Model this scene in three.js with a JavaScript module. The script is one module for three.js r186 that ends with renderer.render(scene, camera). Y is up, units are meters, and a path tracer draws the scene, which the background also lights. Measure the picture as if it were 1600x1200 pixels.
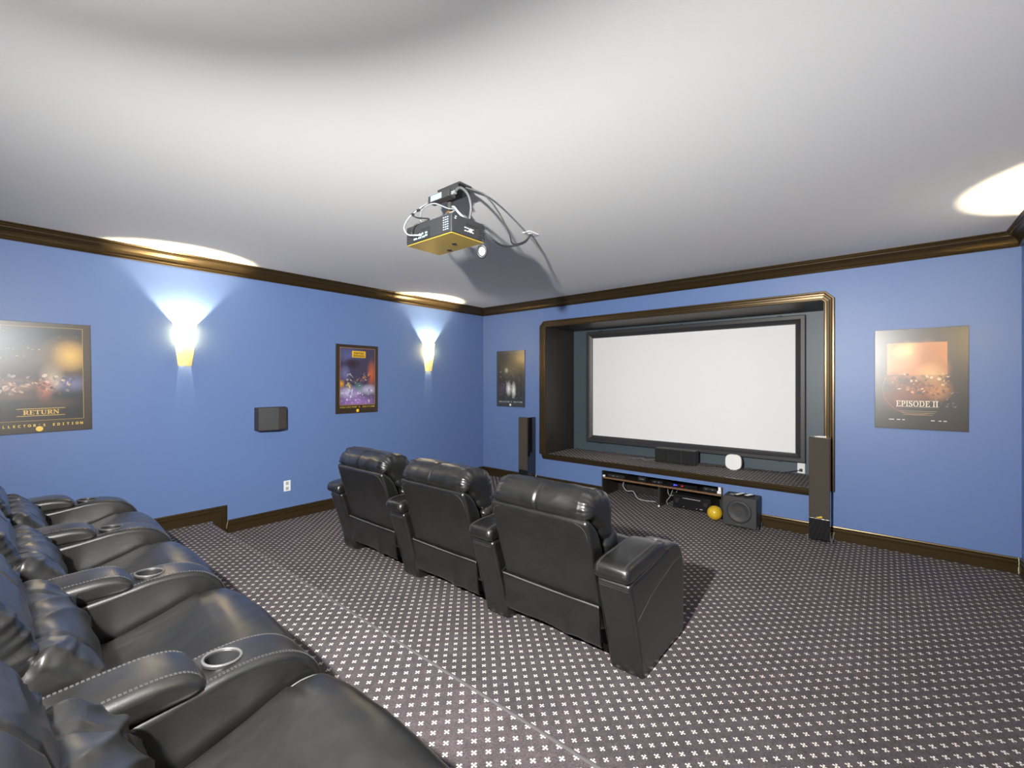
import * as THREE from 'three';
import { mergeGeometries } from 'three/addons/utils/BufferGeometryUtils.js';
import { RoundedBoxGeometry } from 'three/addons/geometries/RoundedBoxGeometry.js';
import { ImprovedNoise } from 'three/addons/math/ImprovedNoise.js';
import { Brush, Evaluator, SUBTRACTION } from 'three-bvh-csg';

// ---------------------------------------------------------------- camera, light, exposure
const scene = new THREE.Scene();
scene.background = new THREE.Color(0x000000);
const F_PX = 693, YAW = THREE.MathUtils.degToRad(40.1), EYE = 1.527;
const camera = new THREE.PerspectiveCamera(2 * Math.atan(600 / F_PX) * 180 / Math.PI, 4 / 3, 0.05, 60);
camera.position.set(0, EYE, 0);
camera.rotation.set(0, YAW, 0);
camera.setViewOffset(1600, 1200, 0, 4.5, 1600, 1200);
const renderer = new THREE.WebGLRenderer({ antialias: true });
renderer.toneMapping = THREE.LinearToneMapping;
renderer.toneMappingExposure = 1.08;
renderer.shadowMap.enabled = true;

// room: x from LEFT to RIGHT, front wall at z = FRONT, back wall at z = BACK
const LEFT = -5.065, RIGHT = 0.824, FRONT = -5.279, BACK = 1.3, CEIL = 2.71, STEP = 0.155, STEP_Z = -1.425;

// the photographer's strobe on its stand beside the camera
const FLASH_AT = new THREE.Vector3(-0.676, 2.08, 0.44);
const flash = new THREE.SpotLight(0xfffdf8, 98, 0, THREE.MathUtils.degToRad(80), 1, 2);
flash.position.copy(FLASH_AT);
flash.target.position.copy(FLASH_AT).add(new THREE.Vector3(-0.46, -0.12, -0.87));
flash.castShadow = true; flash.shadow.mapSize.set(2048, 2048); flash.shadow.radius = 2; flash.shadow.bias = -0.0005;
scene.add(flash, flash.target);
// added fill light: unseen second head on the stand, turned up at the ceiling
const ADDED_FILL_AT = new THREE.Vector3(-0.676, 1.86, 0.62);
const addedFill = new THREE.SpotLight(0xfffaf0, 24, 0, THREE.MathUtils.degToRad(84), 1, 2);
addedFill.position.copy(ADDED_FILL_AT); addedFill.target.position.set(-0.776, 2.86, 0.62);
addedFill.castShadow = true; addedFill.shadow.radius = 2;
scene.add(addedFill, addedFill.target);
const SCONCE_POWER = 16, SCONCE_COLOR = new THREE.Color().setRGB(1, 0.83, 0.54);

// ---------------------------------------------------------------- helpers
const V = (x, y, z) => new THREE.Vector3(x, y, z);
const noise = new ImprovedNoise();
const N3 = (x, y, z) => noise.noise(x, y, z);
let seed = 7;
const rnd = () => { seed = (seed * 1664525 + 1013904223) >>> 0; return seed / 4294967296; };
const clamp = THREE.MathUtils.clamp, smooth = (x, a, b) => THREE.MathUtils.smoothstep(x, a, b);
function clean(g) {
  g = g.index ? g.toNonIndexed() : g;
  for (const k of Object.keys(g.attributes)) if (!['position', 'normal', 'uv'].includes(k)) g.deleteAttribute(k);
  if (!g.attributes.normal) g.computeVertexNormals();
  if (!g.attributes.uv) g.setAttribute('uv', new THREE.Float32BufferAttribute(new Float32Array(g.attributes.position.count * 2), 2));
  g.clearGroups();
  return g;
}
const merge = (list) => (list.length === 1 ? clean(list[0]) : mergeGeometries(list.map(clean)));
function metric(g) { // uv in metres from the dominant axis of each face
  g = clean(g);
  const p = g.attributes.position, n = g.attributes.normal, uv = g.attributes.uv;
  for (let i = 0; i < p.count; i++) {
    const ax = Math.abs(n.getX(i)), ay = Math.abs(n.getY(i)), az = Math.abs(n.getZ(i));
    if (ay >= ax && ay >= az) uv.setXY(i, p.getX(i), p.getZ(i));
    else if (ax >= az) uv.setXY(i, p.getZ(i), p.getY(i));
    else uv.setXY(i, p.getX(i), p.getY(i));
  }
  return g;
}
function box(w, h, d, x = 0, y = 0, z = 0, r = 0, seg = 2) {
  const g = r > 0 ? new RoundedBoxGeometry(w, h, d, seg, r) : new THREE.BoxGeometry(w, h, d);
  return g.translate(x, y, z);
}
const span = (x0, x1, y0, y1, z0, z1, r = 0) => box(x1 - x0, y1 - y0, z1 - z0, (x0 + x1) / 2, (y0 + y1) / 2, (z0 + z1) / 2, r);
function cyl(r0, r1, h, x, y, z, seg = 24, axis = 'y') {
  const g = new THREE.CylinderGeometry(r1, r0, h, seg);
  if (axis === 'x') g.rotateZ(Math.PI / 2);
  if (axis === 'z') g.rotateX(Math.PI / 2);
  return g.translate(x, y, z);
}
function tube(points, r, seg = 40, rs = 8, closed = false) {
  return new THREE.TubeGeometry(new THREE.CatmullRomCurve3(points.map((p) => (p.isVector3 ? p : V(...p))), closed), seg, r, rs, closed);
}
const used = {};
function numbered(name) {
  const k = used[name] ?? 0; used[name] = k + 1;
  return k ? name + '_' + String(k).padStart(3, '0') : name;
}
function shade(o) { o.traverse((c) => { if (c.isMesh) { c.castShadow = true; c.receiveShadow = true; } }); return o; }
function part(name, geo, mat, parent, label) {
  const m = new THREE.Mesh(Array.isArray(geo) ? merge(geo) : geo, mat); m.name = name; parent.add(m); shade(m);
  if (label) m.userData.label = label;
  if (['stitching', 'vent_slot', 'port', 'button', 'key_row', 'indicator', 'jack', 'side_rib', 'side_mark'].includes(name)) m.userData.kind = 'stuff'; // too small to pick apart
  return m;
}
function thing(name, label, category, pos = [0, 0, 0], turn = 0, group) {
  const g = new THREE.Group(); g.name = numbered(name); g.position.set(...pos); g.rotation.y = turn;
  g.userData = { label, category }; if (group) g.userData.group = group;
  scene.add(g); return g;
}
function solid(name, geo, mat, label, category, group) {
  const m = part(numbered(name), geo, mat, scene); m.userData = { label, category }; if (group) m.userData.group = group; return m;
}
function copyOf(root, pos, label, group) {
  const c = root.clone(); c.name = numbered(root.name.replace(/_\d{3}$/, '')); c.position.set(...pos);
  c.userData = { ...root.userData, label }; if (group) c.userData.group = group;
  scene.add(c); return c;
}
function structure(name, geo, mat, label, category = 'wall') {
  const m = part(name, geo, mat, scene); m.userData = { kind: 'structure', label, category }; return m;
}
function structureGroup(name, label, category) {
  const g = new THREE.Group(); g.name = name; g.userData = { kind: 'structure', label, category }; scene.add(g); return g;
}
// smooth normals by position
function smoothNormals(g) {
  const p = g.attributes.position, idx = g.index.array, acc = new Map(), key = (i) => Math.round(p.getX(i) * 2e4) + ',' + Math.round(p.getY(i) * 2e4) + ',' + Math.round(p.getZ(i) * 2e4);
  const keys = []; for (let i = 0; i < p.count; i++) { const k = key(i); keys.push(k); if (!acc.has(k)) acc.set(k, V(0, 0, 0)); }
  const a = V(0, 0, 0), b = V(0, 0, 0), c = V(0, 0, 0);
  for (let t = 0; t < idx.length; t += 3) {
    a.fromBufferAttribute(p, idx[t]); b.fromBufferAttribute(p, idx[t + 1]); c.fromBufferAttribute(p, idx[t + 2]);
    b.sub(a); c.sub(a); b.cross(c);
    for (let k = 0; k < 3; k++) acc.get(keys[idx[t + k]]).add(b);
  }
  const n = new Float32Array(p.count * 3);
  for (let i = 0; i < p.count; i++) { const v = acc.get(keys[i]).clone().normalize(); n.set([v.x, v.y, v.z], i * 3); }
  g.setAttribute('normal', new THREE.BufferAttribute(n, 3));
  return g;
}
// a closed side profile [z, y] swept across x with rounded ends; def(x, z, y, s) pushes the surface outward
function softProfile(profile, n, curved = true) {
  let pts;
  if (curved) {
    const c = new THREE.CatmullRomCurve3(profile.map(([z, y]) => V(0, y, z)), true, 'centripetal');
    pts = c.getSpacedPoints(n).slice(0, n);
  } else {
    const cp = new THREE.CurvePath(), q = profile.map(([z, y]) => V(0, y, z));
    q.forEach((v, i) => cp.add(new THREE.LineCurve3(v, q[(i + 1) % q.length])));
    pts = cp.getSpacedPoints(n).slice(0, n);
  }
  let area = 0;
  for (let i = 0; i < n; i++) { const a = pts[i], b = pts[(i + 1) % n]; area += a.z * b.y - b.z * a.y; }
  if (area < 0) pts.reverse();
  const out = []; let s = 0;
  for (let i = 0; i < n; i++) {
    const a = pts[(i + n - 1) % n], b = pts[(i + 1) % n], tz = b.z - a.z, ty = b.y - a.y, l = Math.hypot(tz, ty) || 1;
    out.push({ z: pts[i].z, y: pts[i].y, nz: ty / l, ny: -tz / l, s });
    s += pts[i].distanceTo(pts[(i + 1) % n]);
  }
  out.total = s;
  return out;
}
function softLoft(profile, width, { r = 0.02, n = 60, nx = 24, ne = 5, def = null, curved = true } = {}) {
  const pr = softProfile(profile, n, curved), rows = [];
  for (let i = 0; i <= ne; i++) { const a = i / ne * Math.PI / 2; rows.push([-width / 2 + r * (1 - Math.cos(a)), r * (1 - Math.sin(a))]); }
  for (let i = 1; i < nx; i++) rows.push([-width / 2 + r + (width - 2 * r) * i / nx, 0]);
  for (let i = ne; i >= 0; i--) { const a = i / ne * Math.PI / 2; rows.push([width / 2 - r * (1 - Math.cos(a)), r * (1 - Math.sin(a))]); }
  let lim = pr.map((q, j) => {
    const a = pr[(j + n - 2) % n], b = pr[(j + 2) % n], turn = a.nz * b.ny - a.ny * b.nz, arc = Math.hypot(b.z - a.z, b.y - a.y), bend = Math.asin(clamp(turn, -1, 1));
    return Math.abs(bend) > 0.02 && (b.nz - a.nz) * (b.z - a.z) + (b.ny - a.ny) * (b.y - a.y) > 0 ? 0.85 * arc / Math.abs(bend) : 1;
  });
  lim = lim.map((v) => Math.min(v, r));
  for (let t = 0; t < 3; t++) lim = lim.map((v, j) => Math.min(v, lim[(j + n - 1) % n], lim[(j + 1) % n]));
  for (let t = 0; t < 8; t++) lim = lim.map((v, j) => v * 0.5 + (lim[(j + n - 1) % n] + lim[(j + 1) % n]) * 0.25);
  const pos = [], uv = [], idx = [], w1 = n + 1;
  rows.forEach(([x, off], k) => {
    let ring = pr.map((q, j) => { const d = (def ? def(x, q.z, q.y, q.s, q) : 0) - off * lim[j] / r; return [q.y + q.ny * d, q.z + q.nz * d]; });
    for (let j = 0; j <= n; j++) {
      pos.push(x, ring[j % n][0], ring[j % n][1]);
      uv.push(x, j === n ? pr.total : pr[j].s);
      if (k && j) { const a = (k - 1) * w1 + j - 1, b = k * w1 + j - 1; idx.push(a, a + 1, b, a + 1, b + 1, b); }
    }
  });
  for (const end of [0, rows.length - 1]) {
    const base = pos.length / 3, c2 = [];
    for (let j = 0; j < n; j++) { const i = (end * w1 + j) * 3; pos.push(pos[i], pos[i + 1], pos[i + 2]); uv.push(pos[i + 2], pos[i + 1]); c2.push(new THREE.Vector2(pos[i + 2], pos[i + 1])); }
    for (const [a, b, c] of THREE.ShapeUtils.triangulateShape(c2, [])) end ? idx.push(base + a, base + b, base + c) : idx.push(base + a, base + c, base + b);
  }
  const g = new THREE.BufferGeometry();
  g.setAttribute('position', new THREE.Float32BufferAttribute(pos, 3));
  g.setAttribute('uv', new THREE.Float32BufferAttribute(uv, 2));
  g.setIndex(idx);
  // make sure the faces look outward
  g.computeBoundingBox();
  smoothNormals(g);
  const P = g.attributes.position, Nn = g.attributes.normal; let best = 0, top = -1e9;
  for (let i = 0; i < P.count; i++) if (P.getY(i) > top) { top = P.getY(i); best = i; }
  if (Nn.getY(best) < 0) { for (let t = 0; t < idx.length; t += 3) [idx[t + 1], idx[t + 2]] = [idx[t + 2], idx[t + 1]]; g.setIndex(idx); smoothNormals(g); }
  return g;
}
// little thread stitches along a line of points
function stitches(points, len = 0.0065, gap = 0.0045, w = 0.0016) {
  const curve = new THREE.CurvePath(), list = [];
  for (let i = 0; i + 1 < points.length; i++) curve.add(new THREE.LineCurve3(points[i], points[i + 1]));
  const L = curve.getLength(), count = Math.max(1, Math.floor(L / (len + gap)));
  for (let i = 0; i < count; i++) {
    const a = curve.getPointAt((i + 0.2) / count), b = curve.getPointAt(Math.min(1, (i + 0.2) / count + len / L)), m = a.clone().add(b).multiplyScalar(0.5);
    const g = new THREE.BoxGeometry(w, w, a.distanceTo(b));
    g.applyQuaternion(new THREE.Quaternion().setFromUnitVectors(V(0, 0, 1), b.clone().sub(a).normalize())).translate(m.x, m.y, m.z);
    list.push(g);
  }
  return list;
}
// moulding: a path of 2-D points, a profile of [a (to the left of the path), b (height above the plane)], one geometry a segment, mitred joints
function moulding(path, profile, map, closed = false) {
  const n = path.length, segs = closed ? n : n - 1, dir = [], out = [];
  for (let i = 0; i < segs; i++) { const a = path[i], b = path[(i + 1) % n], l = Math.hypot(b[0] - a[0], b[1] - a[1]); dir.push([(b[0] - a[0]) / l, (b[1] - a[1]) / l, l]); }
  const nrm = (d) => [-d[1], d[0]];
  const joint = (i) => {
    const p = closed ? dir[(i + segs - 1) % segs] : dir[i - 1], q = closed ? dir[i % segs] : dir[i];
    if (!p) return nrm(q); if (!q) return nrm(p);
    const a = nrm(p), b = nrm(q), k = 1 + a[0] * b[0] + a[1] * b[1];
    return [(a[0] + b[0]) / k, (a[1] + b[1]) / k];
  };
  for (let i = 0; i < segs; i++) {
    const A = path[i], B = path[(i + 1) % n], ma = joint(i), mb = joint(closed ? (i + 1) % n : i + 1), pos = [], uv = [];
    const at = (P, m, [a, b]) => map(P[0] + m[0] * a, P[1] + m[1] * a, b);
    for (let k = 0; k + 1 < profile.length; k++) {
      const p0 = at(A, ma, profile[k]), p1 = at(A, ma, profile[k + 1]), q0 = at(B, mb, profile[k]), q1 = at(B, mb, profile[k + 1]);
      pos.push(...p0, ...q0, ...p1, ...p1, ...q0, ...q1);
      uv.push(0, k * 0.02, dir[i][2], k * 0.02, 0, k * 0.02 + 0.02, 0, k * 0.02 + 0.02, dir[i][2], k * 0.02, dir[i][2], k * 0.02 + 0.02);
    }
    const c2 = profile.map(([a, b]) => new THREE.Vector2(a, b));
    for (const [P, m] of [[A, ma], [B, mb]]) for (const f of THREE.ShapeUtils.triangulateShape(c2, [])) for (const v of f) { pos.push(...at(P, m, profile[v])); uv.push(profile[v][0], profile[v][1]); }
    const g = new THREE.BufferGeometry();
    g.setAttribute('position', new THREE.Float32BufferAttribute(pos, 3)); g.setAttribute('uv', new THREE.Float32BufferAttribute(uv, 2)); g.computeVertexNormals();
    out.push(g);
  }
  return out;
}

// ---------------------------------------------------------------- textures and materials
function tileNoise(period, s) { // value noise that repeats after `period` cells
  const g = new Float32Array(period * period); let q = s;
  for (let i = 0; i < g.length; i++) { q = (q * 1664525 + 1013904223) >>> 0; g[i] = q / 4294967296; }
  return (x, y) => {
    const x0 = Math.floor(x), y0 = Math.floor(y), fx = x - x0, fy = y - y0, sx = fx * fx * (3 - 2 * fx), sy = fy * fy * (3 - 2 * fy), m = (v) => ((v % period) + period) % period;
    const a = g[m(y0) * period + m(x0)], b = g[m(y0) * period + m(x0 + 1)], c = g[m(y0 + 1) * period + m(x0)], d = g[m(y0 + 1) * period + m(x0 + 1)];
    return a + (b - a) * sx + (c - a) * sy + (a - b - c + d) * sx * sy;
  };
}
function dataTex(size, metres, fn, srgb) {
  const d = new Uint8Array(size * size * 4);
  for (let y = 0; y < size; y++) for (let x = 0; x < size; x++) { const c = fn(x / size, y / size, x, y), i = (y * size + x) * 4; d[i] = clamp(c[0], 0, 255); d[i + 1] = clamp(c[1], 0, 255); d[i + 2] = clamp(c[2], 0, 255); d[i + 3] = 255; }
  const t = new THREE.DataTexture(d, size, size); t.wrapS = t.wrapT = THREE.RepeatWrapping; t.magFilter = THREE.LinearFilter; t.minFilter = THREE.LinearMipmapLinearFilter; t.generateMipmaps = true;
  if (srgb) t.colorSpace = THREE.SRGBColorSpace; t.repeat.set(1 / metres, 1 / metres); t.needsUpdate = true; return t;
}
const CARPET_TILE = 0.0750, CARPET_N = 26;
const cn1 = tileNoise(700, 11), cn2 = tileNoise(9, 23), cn3 = tileNoise(60, 31);
const carpetMap = dataTex(2048, CARPET_TILE * CARPET_N, (u, v, px, py) => {
  const tx = u * CARPET_N, ty = v * CARPET_N;
  let ink = 0;
  for (const o of [0, 0.5]) {
    const x = (((tx + o) % 1) - 0.5) * CARPET_TILE * 1000, y = (((ty + o) % 1) - 0.5) * CARPET_TILE * 1000; // mm
    const ax = Math.abs(x), ay = Math.abs(y), far = Math.max(ax, ay), near = Math.min(ax, ay);
    const half = 1.3 + 2.5 * smooth(far, 1.5, 9); // four petals that widen outward
    ink = Math.max(ink, smooth(half - near, -0.7, 0.7) * smooth(12.6 - Math.hypot(far, near * 1.2), -0.8, 0.8));
  }
  const pile = 0.72 + 0.56 * cn1(u * 700, v * 700), patch = 0.93 + 0.14 * cn2(u * 9, v * 9), mid = 0.92 + 0.16 * cn3(u * 60, v * 60);
  const b = [72, 65, 69], k = [226, 219, 209], m = pile * patch * mid;
  return [0, 1, 2].map((c) => b[c] * m * (1 - ink) + k[c] * (0.86 + 0.14 * pile) * ink);
}, true);
const bn = tileNoise(256, 5);
const carpetBump = dataTex(512, 0.5, (u, v) => { const a = 255 * bn(u * 256, v * 256); return [a, a, a]; });
const ln1 = tileNoise(170, 3), ln2 = tileNoise(70, 9), ln3 = tileNoise(20, 13), ln4 = tileNoise(5, 17);
const leatherBump = dataTex(768, 0.26, (u, v) => { const a = 150 + 90 * (Math.abs(ln1(u * 170, v * 170) - 0.5) * 2 - 0.5) + 40 * (ln2(u * 70, v * 70) - 0.5) + 8 * (ln3(u * 20, v * 20) - 0.5); return [a, a, a]; });
const leatherTone = dataTex(512, 0.9, (u, v) => { const a = 205 + 50 * (ln4(u * 5, v * 5) - 0.5) + 40 * (ln3(u * 20, v * 20) - 0.5) + 26 * (ln2(u * 70, v * 70) - 0.5); return [a, a, a * 0.985]; }, true);
const wallBump = dataTex(512, 0.4, (u, v) => { const a = 128 + 120 * (ln1(u * 170, v * 170) - 0.5) + 60 * (ln2(u * 70, v * 70) - 0.5); return [a, a, a]; });
const woodTone = dataTex(512, 0.6, (u, v) => { const a = 205 + 60 * (cn3(u * 60, v * 4 + 0.3) - 0.5) + 30 * (ln2(u * 70, v * 2) - 0.5); return [a, a * 0.97, a * 0.94]; }, true);

const lin = (r, g, b) => new THREE.Color().setRGB(r, g, b);
const M = {
  wall: new THREE.MeshPhysicalMaterial({ color: lin(0.112, 0.182, 0.38), roughness: 0.42, specularIntensity: 0.8, bumpMap: wallBump, bumpScale: 0.00025 }),
  ceiling: new THREE.MeshStandardMaterial({ color: lin(0.78, 0.78, 0.775), roughness: 0.95, bumpMap: wallBump, bumpScale: 0.0003 }),
  carpet: new THREE.MeshStandardMaterial({ map: carpetMap, roughness: 1, bumpMap: carpetBump, bumpScale: 0.002 }),
  trim: new THREE.MeshPhysicalMaterial({ color: lin(0.075, 0.050, 0.022), roughness: 0.3, metalness: 0.65, specularIntensity: 1 }),
  panelDark: new THREE.MeshPhysicalMaterial({ color: lin(0.035, 0.03, 0.026), roughness: 0.5, map: woodTone }),
  recessBack: new THREE.MeshPhysicalMaterial({ color: lin(0.06, 0.085, 0.105), roughness: 0.45 }),
  nosing: new THREE.MeshStandardMaterial({ color: lin(0.115, 0.103, 0.112), roughness: 1, bumpMap: carpetBump, bumpScale: 0.002 }),
  leather: new THREE.MeshPhysicalMaterial({ color: lin(0.0125, 0.0125, 0.0125), map: leatherTone, roughness: 0.38, specularIntensity: 1, clearcoat: 0.8, clearcoatRoughness: 0.32, bumpMap: leatherBump, bumpScale: 0.0004 }),
  thread: new THREE.MeshStandardMaterial({ color: lin(0.06, 0.06, 0.06), roughness: 0.7 }),
  piping: new THREE.MeshPhysicalMaterial({ color: lin(0.1, 0.1, 0.095), roughness: 0.4 }),
  blackCloth: new THREE.MeshStandardMaterial({ color: lin(0.012, 0.012, 0.013), roughness: 0.95 }),
  blackPlastic: new THREE.MeshPhysicalMaterial({ color: lin(0.018, 0.018, 0.019), roughness: 0.4 }),
  satinBlack: new THREE.MeshPhysicalMaterial({ color: lin(0.03, 0.03, 0.032), roughness: 0.55 }),
  glossBlack: new THREE.MeshPhysicalMaterial({ color: lin(0.008, 0.008, 0.009), roughness: 0.12, clearcoat: 1, clearcoatRoughness: 0.05 }),
  grille: new THREE.MeshStandardMaterial({ color: lin(0.055, 0.045, 0.036), roughness: 0.95, bumpMap: wallBump, bumpScale: 0.0008 }),
  chrome: new THREE.MeshStandardMaterial({ color: lin(0.7, 0.7, 0.7), roughness: 0.22, metalness: 1 }),
  cupRing: new THREE.MeshStandardMaterial({ color: lin(0.10, 0.10, 0.10), roughness: 0.4, metalness: 0.3 }),
  white: new THREE.MeshPhysicalMaterial({ color: lin(0.82, 0.82, 0.81), roughness: 0.4 }),
  screen: new THREE.MeshStandardMaterial({ color: lin(0.86, 0.86, 0.86), roughness: 0.9 }),
  velvet: new THREE.MeshPhysicalMaterial({ color: lin(0.03, 0.03, 0.033), roughness: 0.45 }),
  greyPlastic: new THREE.MeshPhysicalMaterial({ color: lin(0.2, 0.21, 0.22), roughness: 0.45 }),
  greyCable: new THREE.MeshPhysicalMaterial({ color: lin(0.085, 0.088, 0.092), roughness: 0.5 }),
  whiteCable: new THREE.MeshPhysicalMaterial({ color: lin(0.36, 0.38, 0.4), roughness: 0.5 }),
  brass: new THREE.MeshStandardMaterial({ color: lin(0.5, 0.33, 0.1), roughness: 0.4, metalness: 0.8 }),
  label: new THREE.MeshStandardMaterial({ color: lin(0.26, 0.34, 0.42), roughness: 0.5 }),
  projector: new THREE.MeshPhysicalMaterial({ color: lin(0.024, 0.025, 0.028), roughness: 0.45 }),
  projectorBaseSconceGlow: new THREE.MeshPhysicalMaterial({ color: lin(0.62, 0.42, 0.06), roughness: 0.32, metalness: 0.4 }),  // yellow stands in for warm sconce light reflected in the underside
  caulk: new THREE.MeshStandardMaterial({ color: lin(0.6, 0.56, 0.42), roughness: 0.9 }),
  gold: new THREE.MeshPhysicalMaterial({ color: lin(0.62, 0.4, 0.02), roughness: 0.25, clearcoat: 0.6 }),
  opal: new THREE.MeshPhysicalMaterial({ color: lin(0.95, 0.75, 0.34), roughness: 0.95, transmission: 0.1, thickness: 0, side: THREE.DoubleSide }),
  bulb: new THREE.MeshStandardMaterial({ color: 0xffffff, emissive: SCONCE_COLOR, emissiveIntensity: 6 }),
  ledBlue: new THREE.MeshStandardMaterial({ color: 0x101030, emissive: 0x4a50ff, emissiveIntensity: 3 }),
  ledRed: new THREE.MeshStandardMaterial({ color: 0x301010, emissive: 0xff3020, emissiveIntensity: 2 }),
  pale: new THREE.MeshStandardMaterial({ color: lin(0.38, 0.38, 0.38), roughness: 0.6 }),
  paper: new THREE.MeshStandardMaterial({ color: lin(0.85, 0.83, 0.76), roughness: 0.8 }),
};

// ---------------------------------------------------------------- room shell
const T = 0.12;
const REC = { x0: -3.803, x1: -0.457, y0: 0.46, y1: 2.32, back: -6.04 }; // screen alcove
const CUB = { x0: -2.882, x1: -1.38, y1: 0.345, back: -5.72 };           // media cubby below it
structure('floor', metric(span(LEFT - T, RIGHT + T, -0.1, 0, FRONT - 0.5, BACK + T)), M.carpet, 'dark carpet with small cream crosses on the lower floor', 'carpet');
{
  // raised back platform with a rounded carpet nosing
  const s = new THREE.Shape(), r = 0.03;
  s.moveTo(-BACK, 0); s.lineTo(-STEP_Z, 0); s.lineTo(-STEP_Z, STEP - r); s.absarc(-STEP_Z - r, STEP - r, r, 0, Math.PI / 2, false); s.lineTo(-BACK, STEP); s.closePath();
  const g = new THREE.ExtrudeGeometry(s, { depth: RIGHT - LEFT, bevelEnabled: false, curveSegments: 8 });
  g.rotateY(Math.PI / 2); g.translate(LEFT, 0, 0);
  const pf = structure('floor_platform', metric(g), M.carpet, 'raised carpeted platform with a step edge under the back row', 'platform');
  const arc = []; for (let i = 0; i <= 10; i++) { const a = -0.15 + i / 10 * (Math.PI / 2 + 0.3); arc.push([Math.cos(a), Math.sin(a)]); }
  const pos = [], quad = (p, q, x0, x1) => pos.push(x0, ...p, x1, ...p, x0, ...q, x0, ...q, x1, ...p, x1, ...q);
  for (let i = 0; i < 10; i++) quad([STEP - r + arc[i][1] * (r + 0.0025), STEP_Z + r - arc[i][0] * (r + 0.0025)], [STEP - r + arc[i + 1][1] * (r + 0.0025), STEP_Z + r - arc[i + 1][0] * (r + 0.0025)], LEFT, RIGHT);
  const ng = new THREE.BufferGeometry(); ng.setAttribute('position', new THREE.Float32BufferAttribute(pos, 3)); ng.computeVertexNormals();
  part('nosing', metric(ng), M.nosing, pf, 'plain paler strip of carpet stretched over the step edge');
}
structure('ceiling', metric(span(LEFT - T, RIGHT + T, CEIL, CEIL + 0.1, FRONT - T, BACK + T)), M.ceiling, 'plain light grey painted ceiling above the theatre room', 'ceiling');
structure('wall_left', metric(span(LEFT - T, LEFT, 0, CEIL, FRONT - T, BACK + T)), M.wall, 'blue painted side wall with two lit sconces', 'wall');
structure('wall_right', metric(span(RIGHT, RIGHT + T, 0, CEIL, FRONT - T, BACK + T)), M.wall, 'blue painted side wall beside the camera', 'wall');
structure('wall_back', metric(span(LEFT, RIGHT, 0, CEIL, BACK, BACK + T)), M.wall, 'blue painted wall behind the back row', 'wall');
structure('wall_front', metric(merge([
  span(LEFT, REC.x0, 0, CEIL, FRONT - T, FRONT), span(REC.x1, RIGHT, 0, CEIL, FRONT - T, FRONT), span(REC.x0, REC.x1, REC.y1 + 0.03, CEIL, FRONT - T, FRONT), span(REC.x0, REC.x1, REC.y1, REC.y1 + 0.03, FRONT - 0.02, FRONT),
  span(REC.x0, CUB.x0, 0, 0.40, FRONT - T, FRONT), span(CUB.x1, REC.x1, 0, 0.40, FRONT - T, FRONT), span(CUB.x0, CUB.x1, CUB.y1, 0.40, FRONT - T, FRONT),
])), M.wall, 'blue painted front wall around the screen alcove', 'wall');
{
  const g = structureGroup('wall_recess', 'dark lined alcove in the front wall holding the screen', 'alcove');
  part('side_panel', metric(span(REC.x0 - 0.03, REC.x0 + 0.006, REC.y0, REC.y1, REC.back, FRONT + 0.002)), M.panelDark, g);
  part('side_panel', metric(span(REC.x1 - 0.006, REC.x1 + 0.03, REC.y0, REC.y1, REC.back, FRONT + 0.002)), M.panelDark, g);
  part('top_panel', metric(span(REC.x0, REC.x1, REC.y1 - 0.006, REC.y1 + 0.03, REC.back, FRONT + 0.002)), M.panelDark, g);
  part('back_panel', metric(span(REC.x0 - 0.03, REC.x1 + 0.03, 0.36, REC.y1 + 0.03, REC.back - 0.04, REC.back)), M.recessBack, g, 'dark slate painted alcove back');
  part('ledge', metric(span(REC.x0 - 0.03, REC.x1 + 0.03, 0.40, REC.y0, REC.back, FRONT)), M.carpet, g, 'ledge covered in cross patterned carpet');
  const prof = [[0, 0], [0, 0.008], [0.010, 0.016], [0.022, 0.018], [0.030, 0.030], [0.052, 0.032], [0.058, 0.042], [0.072, 0.042], [0.076, 0.036], [0.076, 0]];
  const [edge] = moulding([[REC.x0 - 0.045, 0.390], [REC.x1 + 0.045, 0.390]], prof, (u, v, b) => [u, v, FRONT + b]);
  part('ledge_moulding', edge, M.trim, g, 'dark bronze stepped edge moulding');
}
{
  const g = structureGroup('media_cubby', 'low open cubby for equipment below the carpeted ledge', 'cubby');
  part('side_panel', metric(span(CUB.x0, CUB.x0 + 0.018, 0, CUB.y1, CUB.back, FRONT + 0.004)), M.panelDark, g);
  part('side_panel', metric(span(CUB.x1 - 0.018, CUB.x1, 0, CUB.y1, CUB.back, FRONT + 0.004)), M.panelDark, g);
  part('divider', metric(span(-2.115, -2.095, 0, 0.245, CUB.back, FRONT + 0.004)), M.panelDark, g);
  part('shelf_board', metric(span(CUB.x0 + 0.018, CUB.x1 - 0.018, 0.245, 0.263, CUB.back, FRONT + 0.006)), M.panelDark, g);
  part('front_edge', span(CUB.x0 + 0.018, CUB.x1 - 0.018, 0.243, 0.265, FRONT + 0.004, FRONT + 0.012, 0.002), new THREE.MeshPhysicalMaterial({ color: lin(0.16, 0.09, 0.045), roughness: 0.4 }), g, 'brown wooden shelf edge');
  part('back_panel', metric(span(CUB.x0, CUB.x1, 0, 0.40, CUB.back - 0.03, CUB.back)), M.panelDark, g);
  part('top_panel', metric(span(CUB.x0, CUB.x1, CUB.y1, 0.40, CUB.back, FRONT - T)), M.panelDark, g);
}
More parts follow.
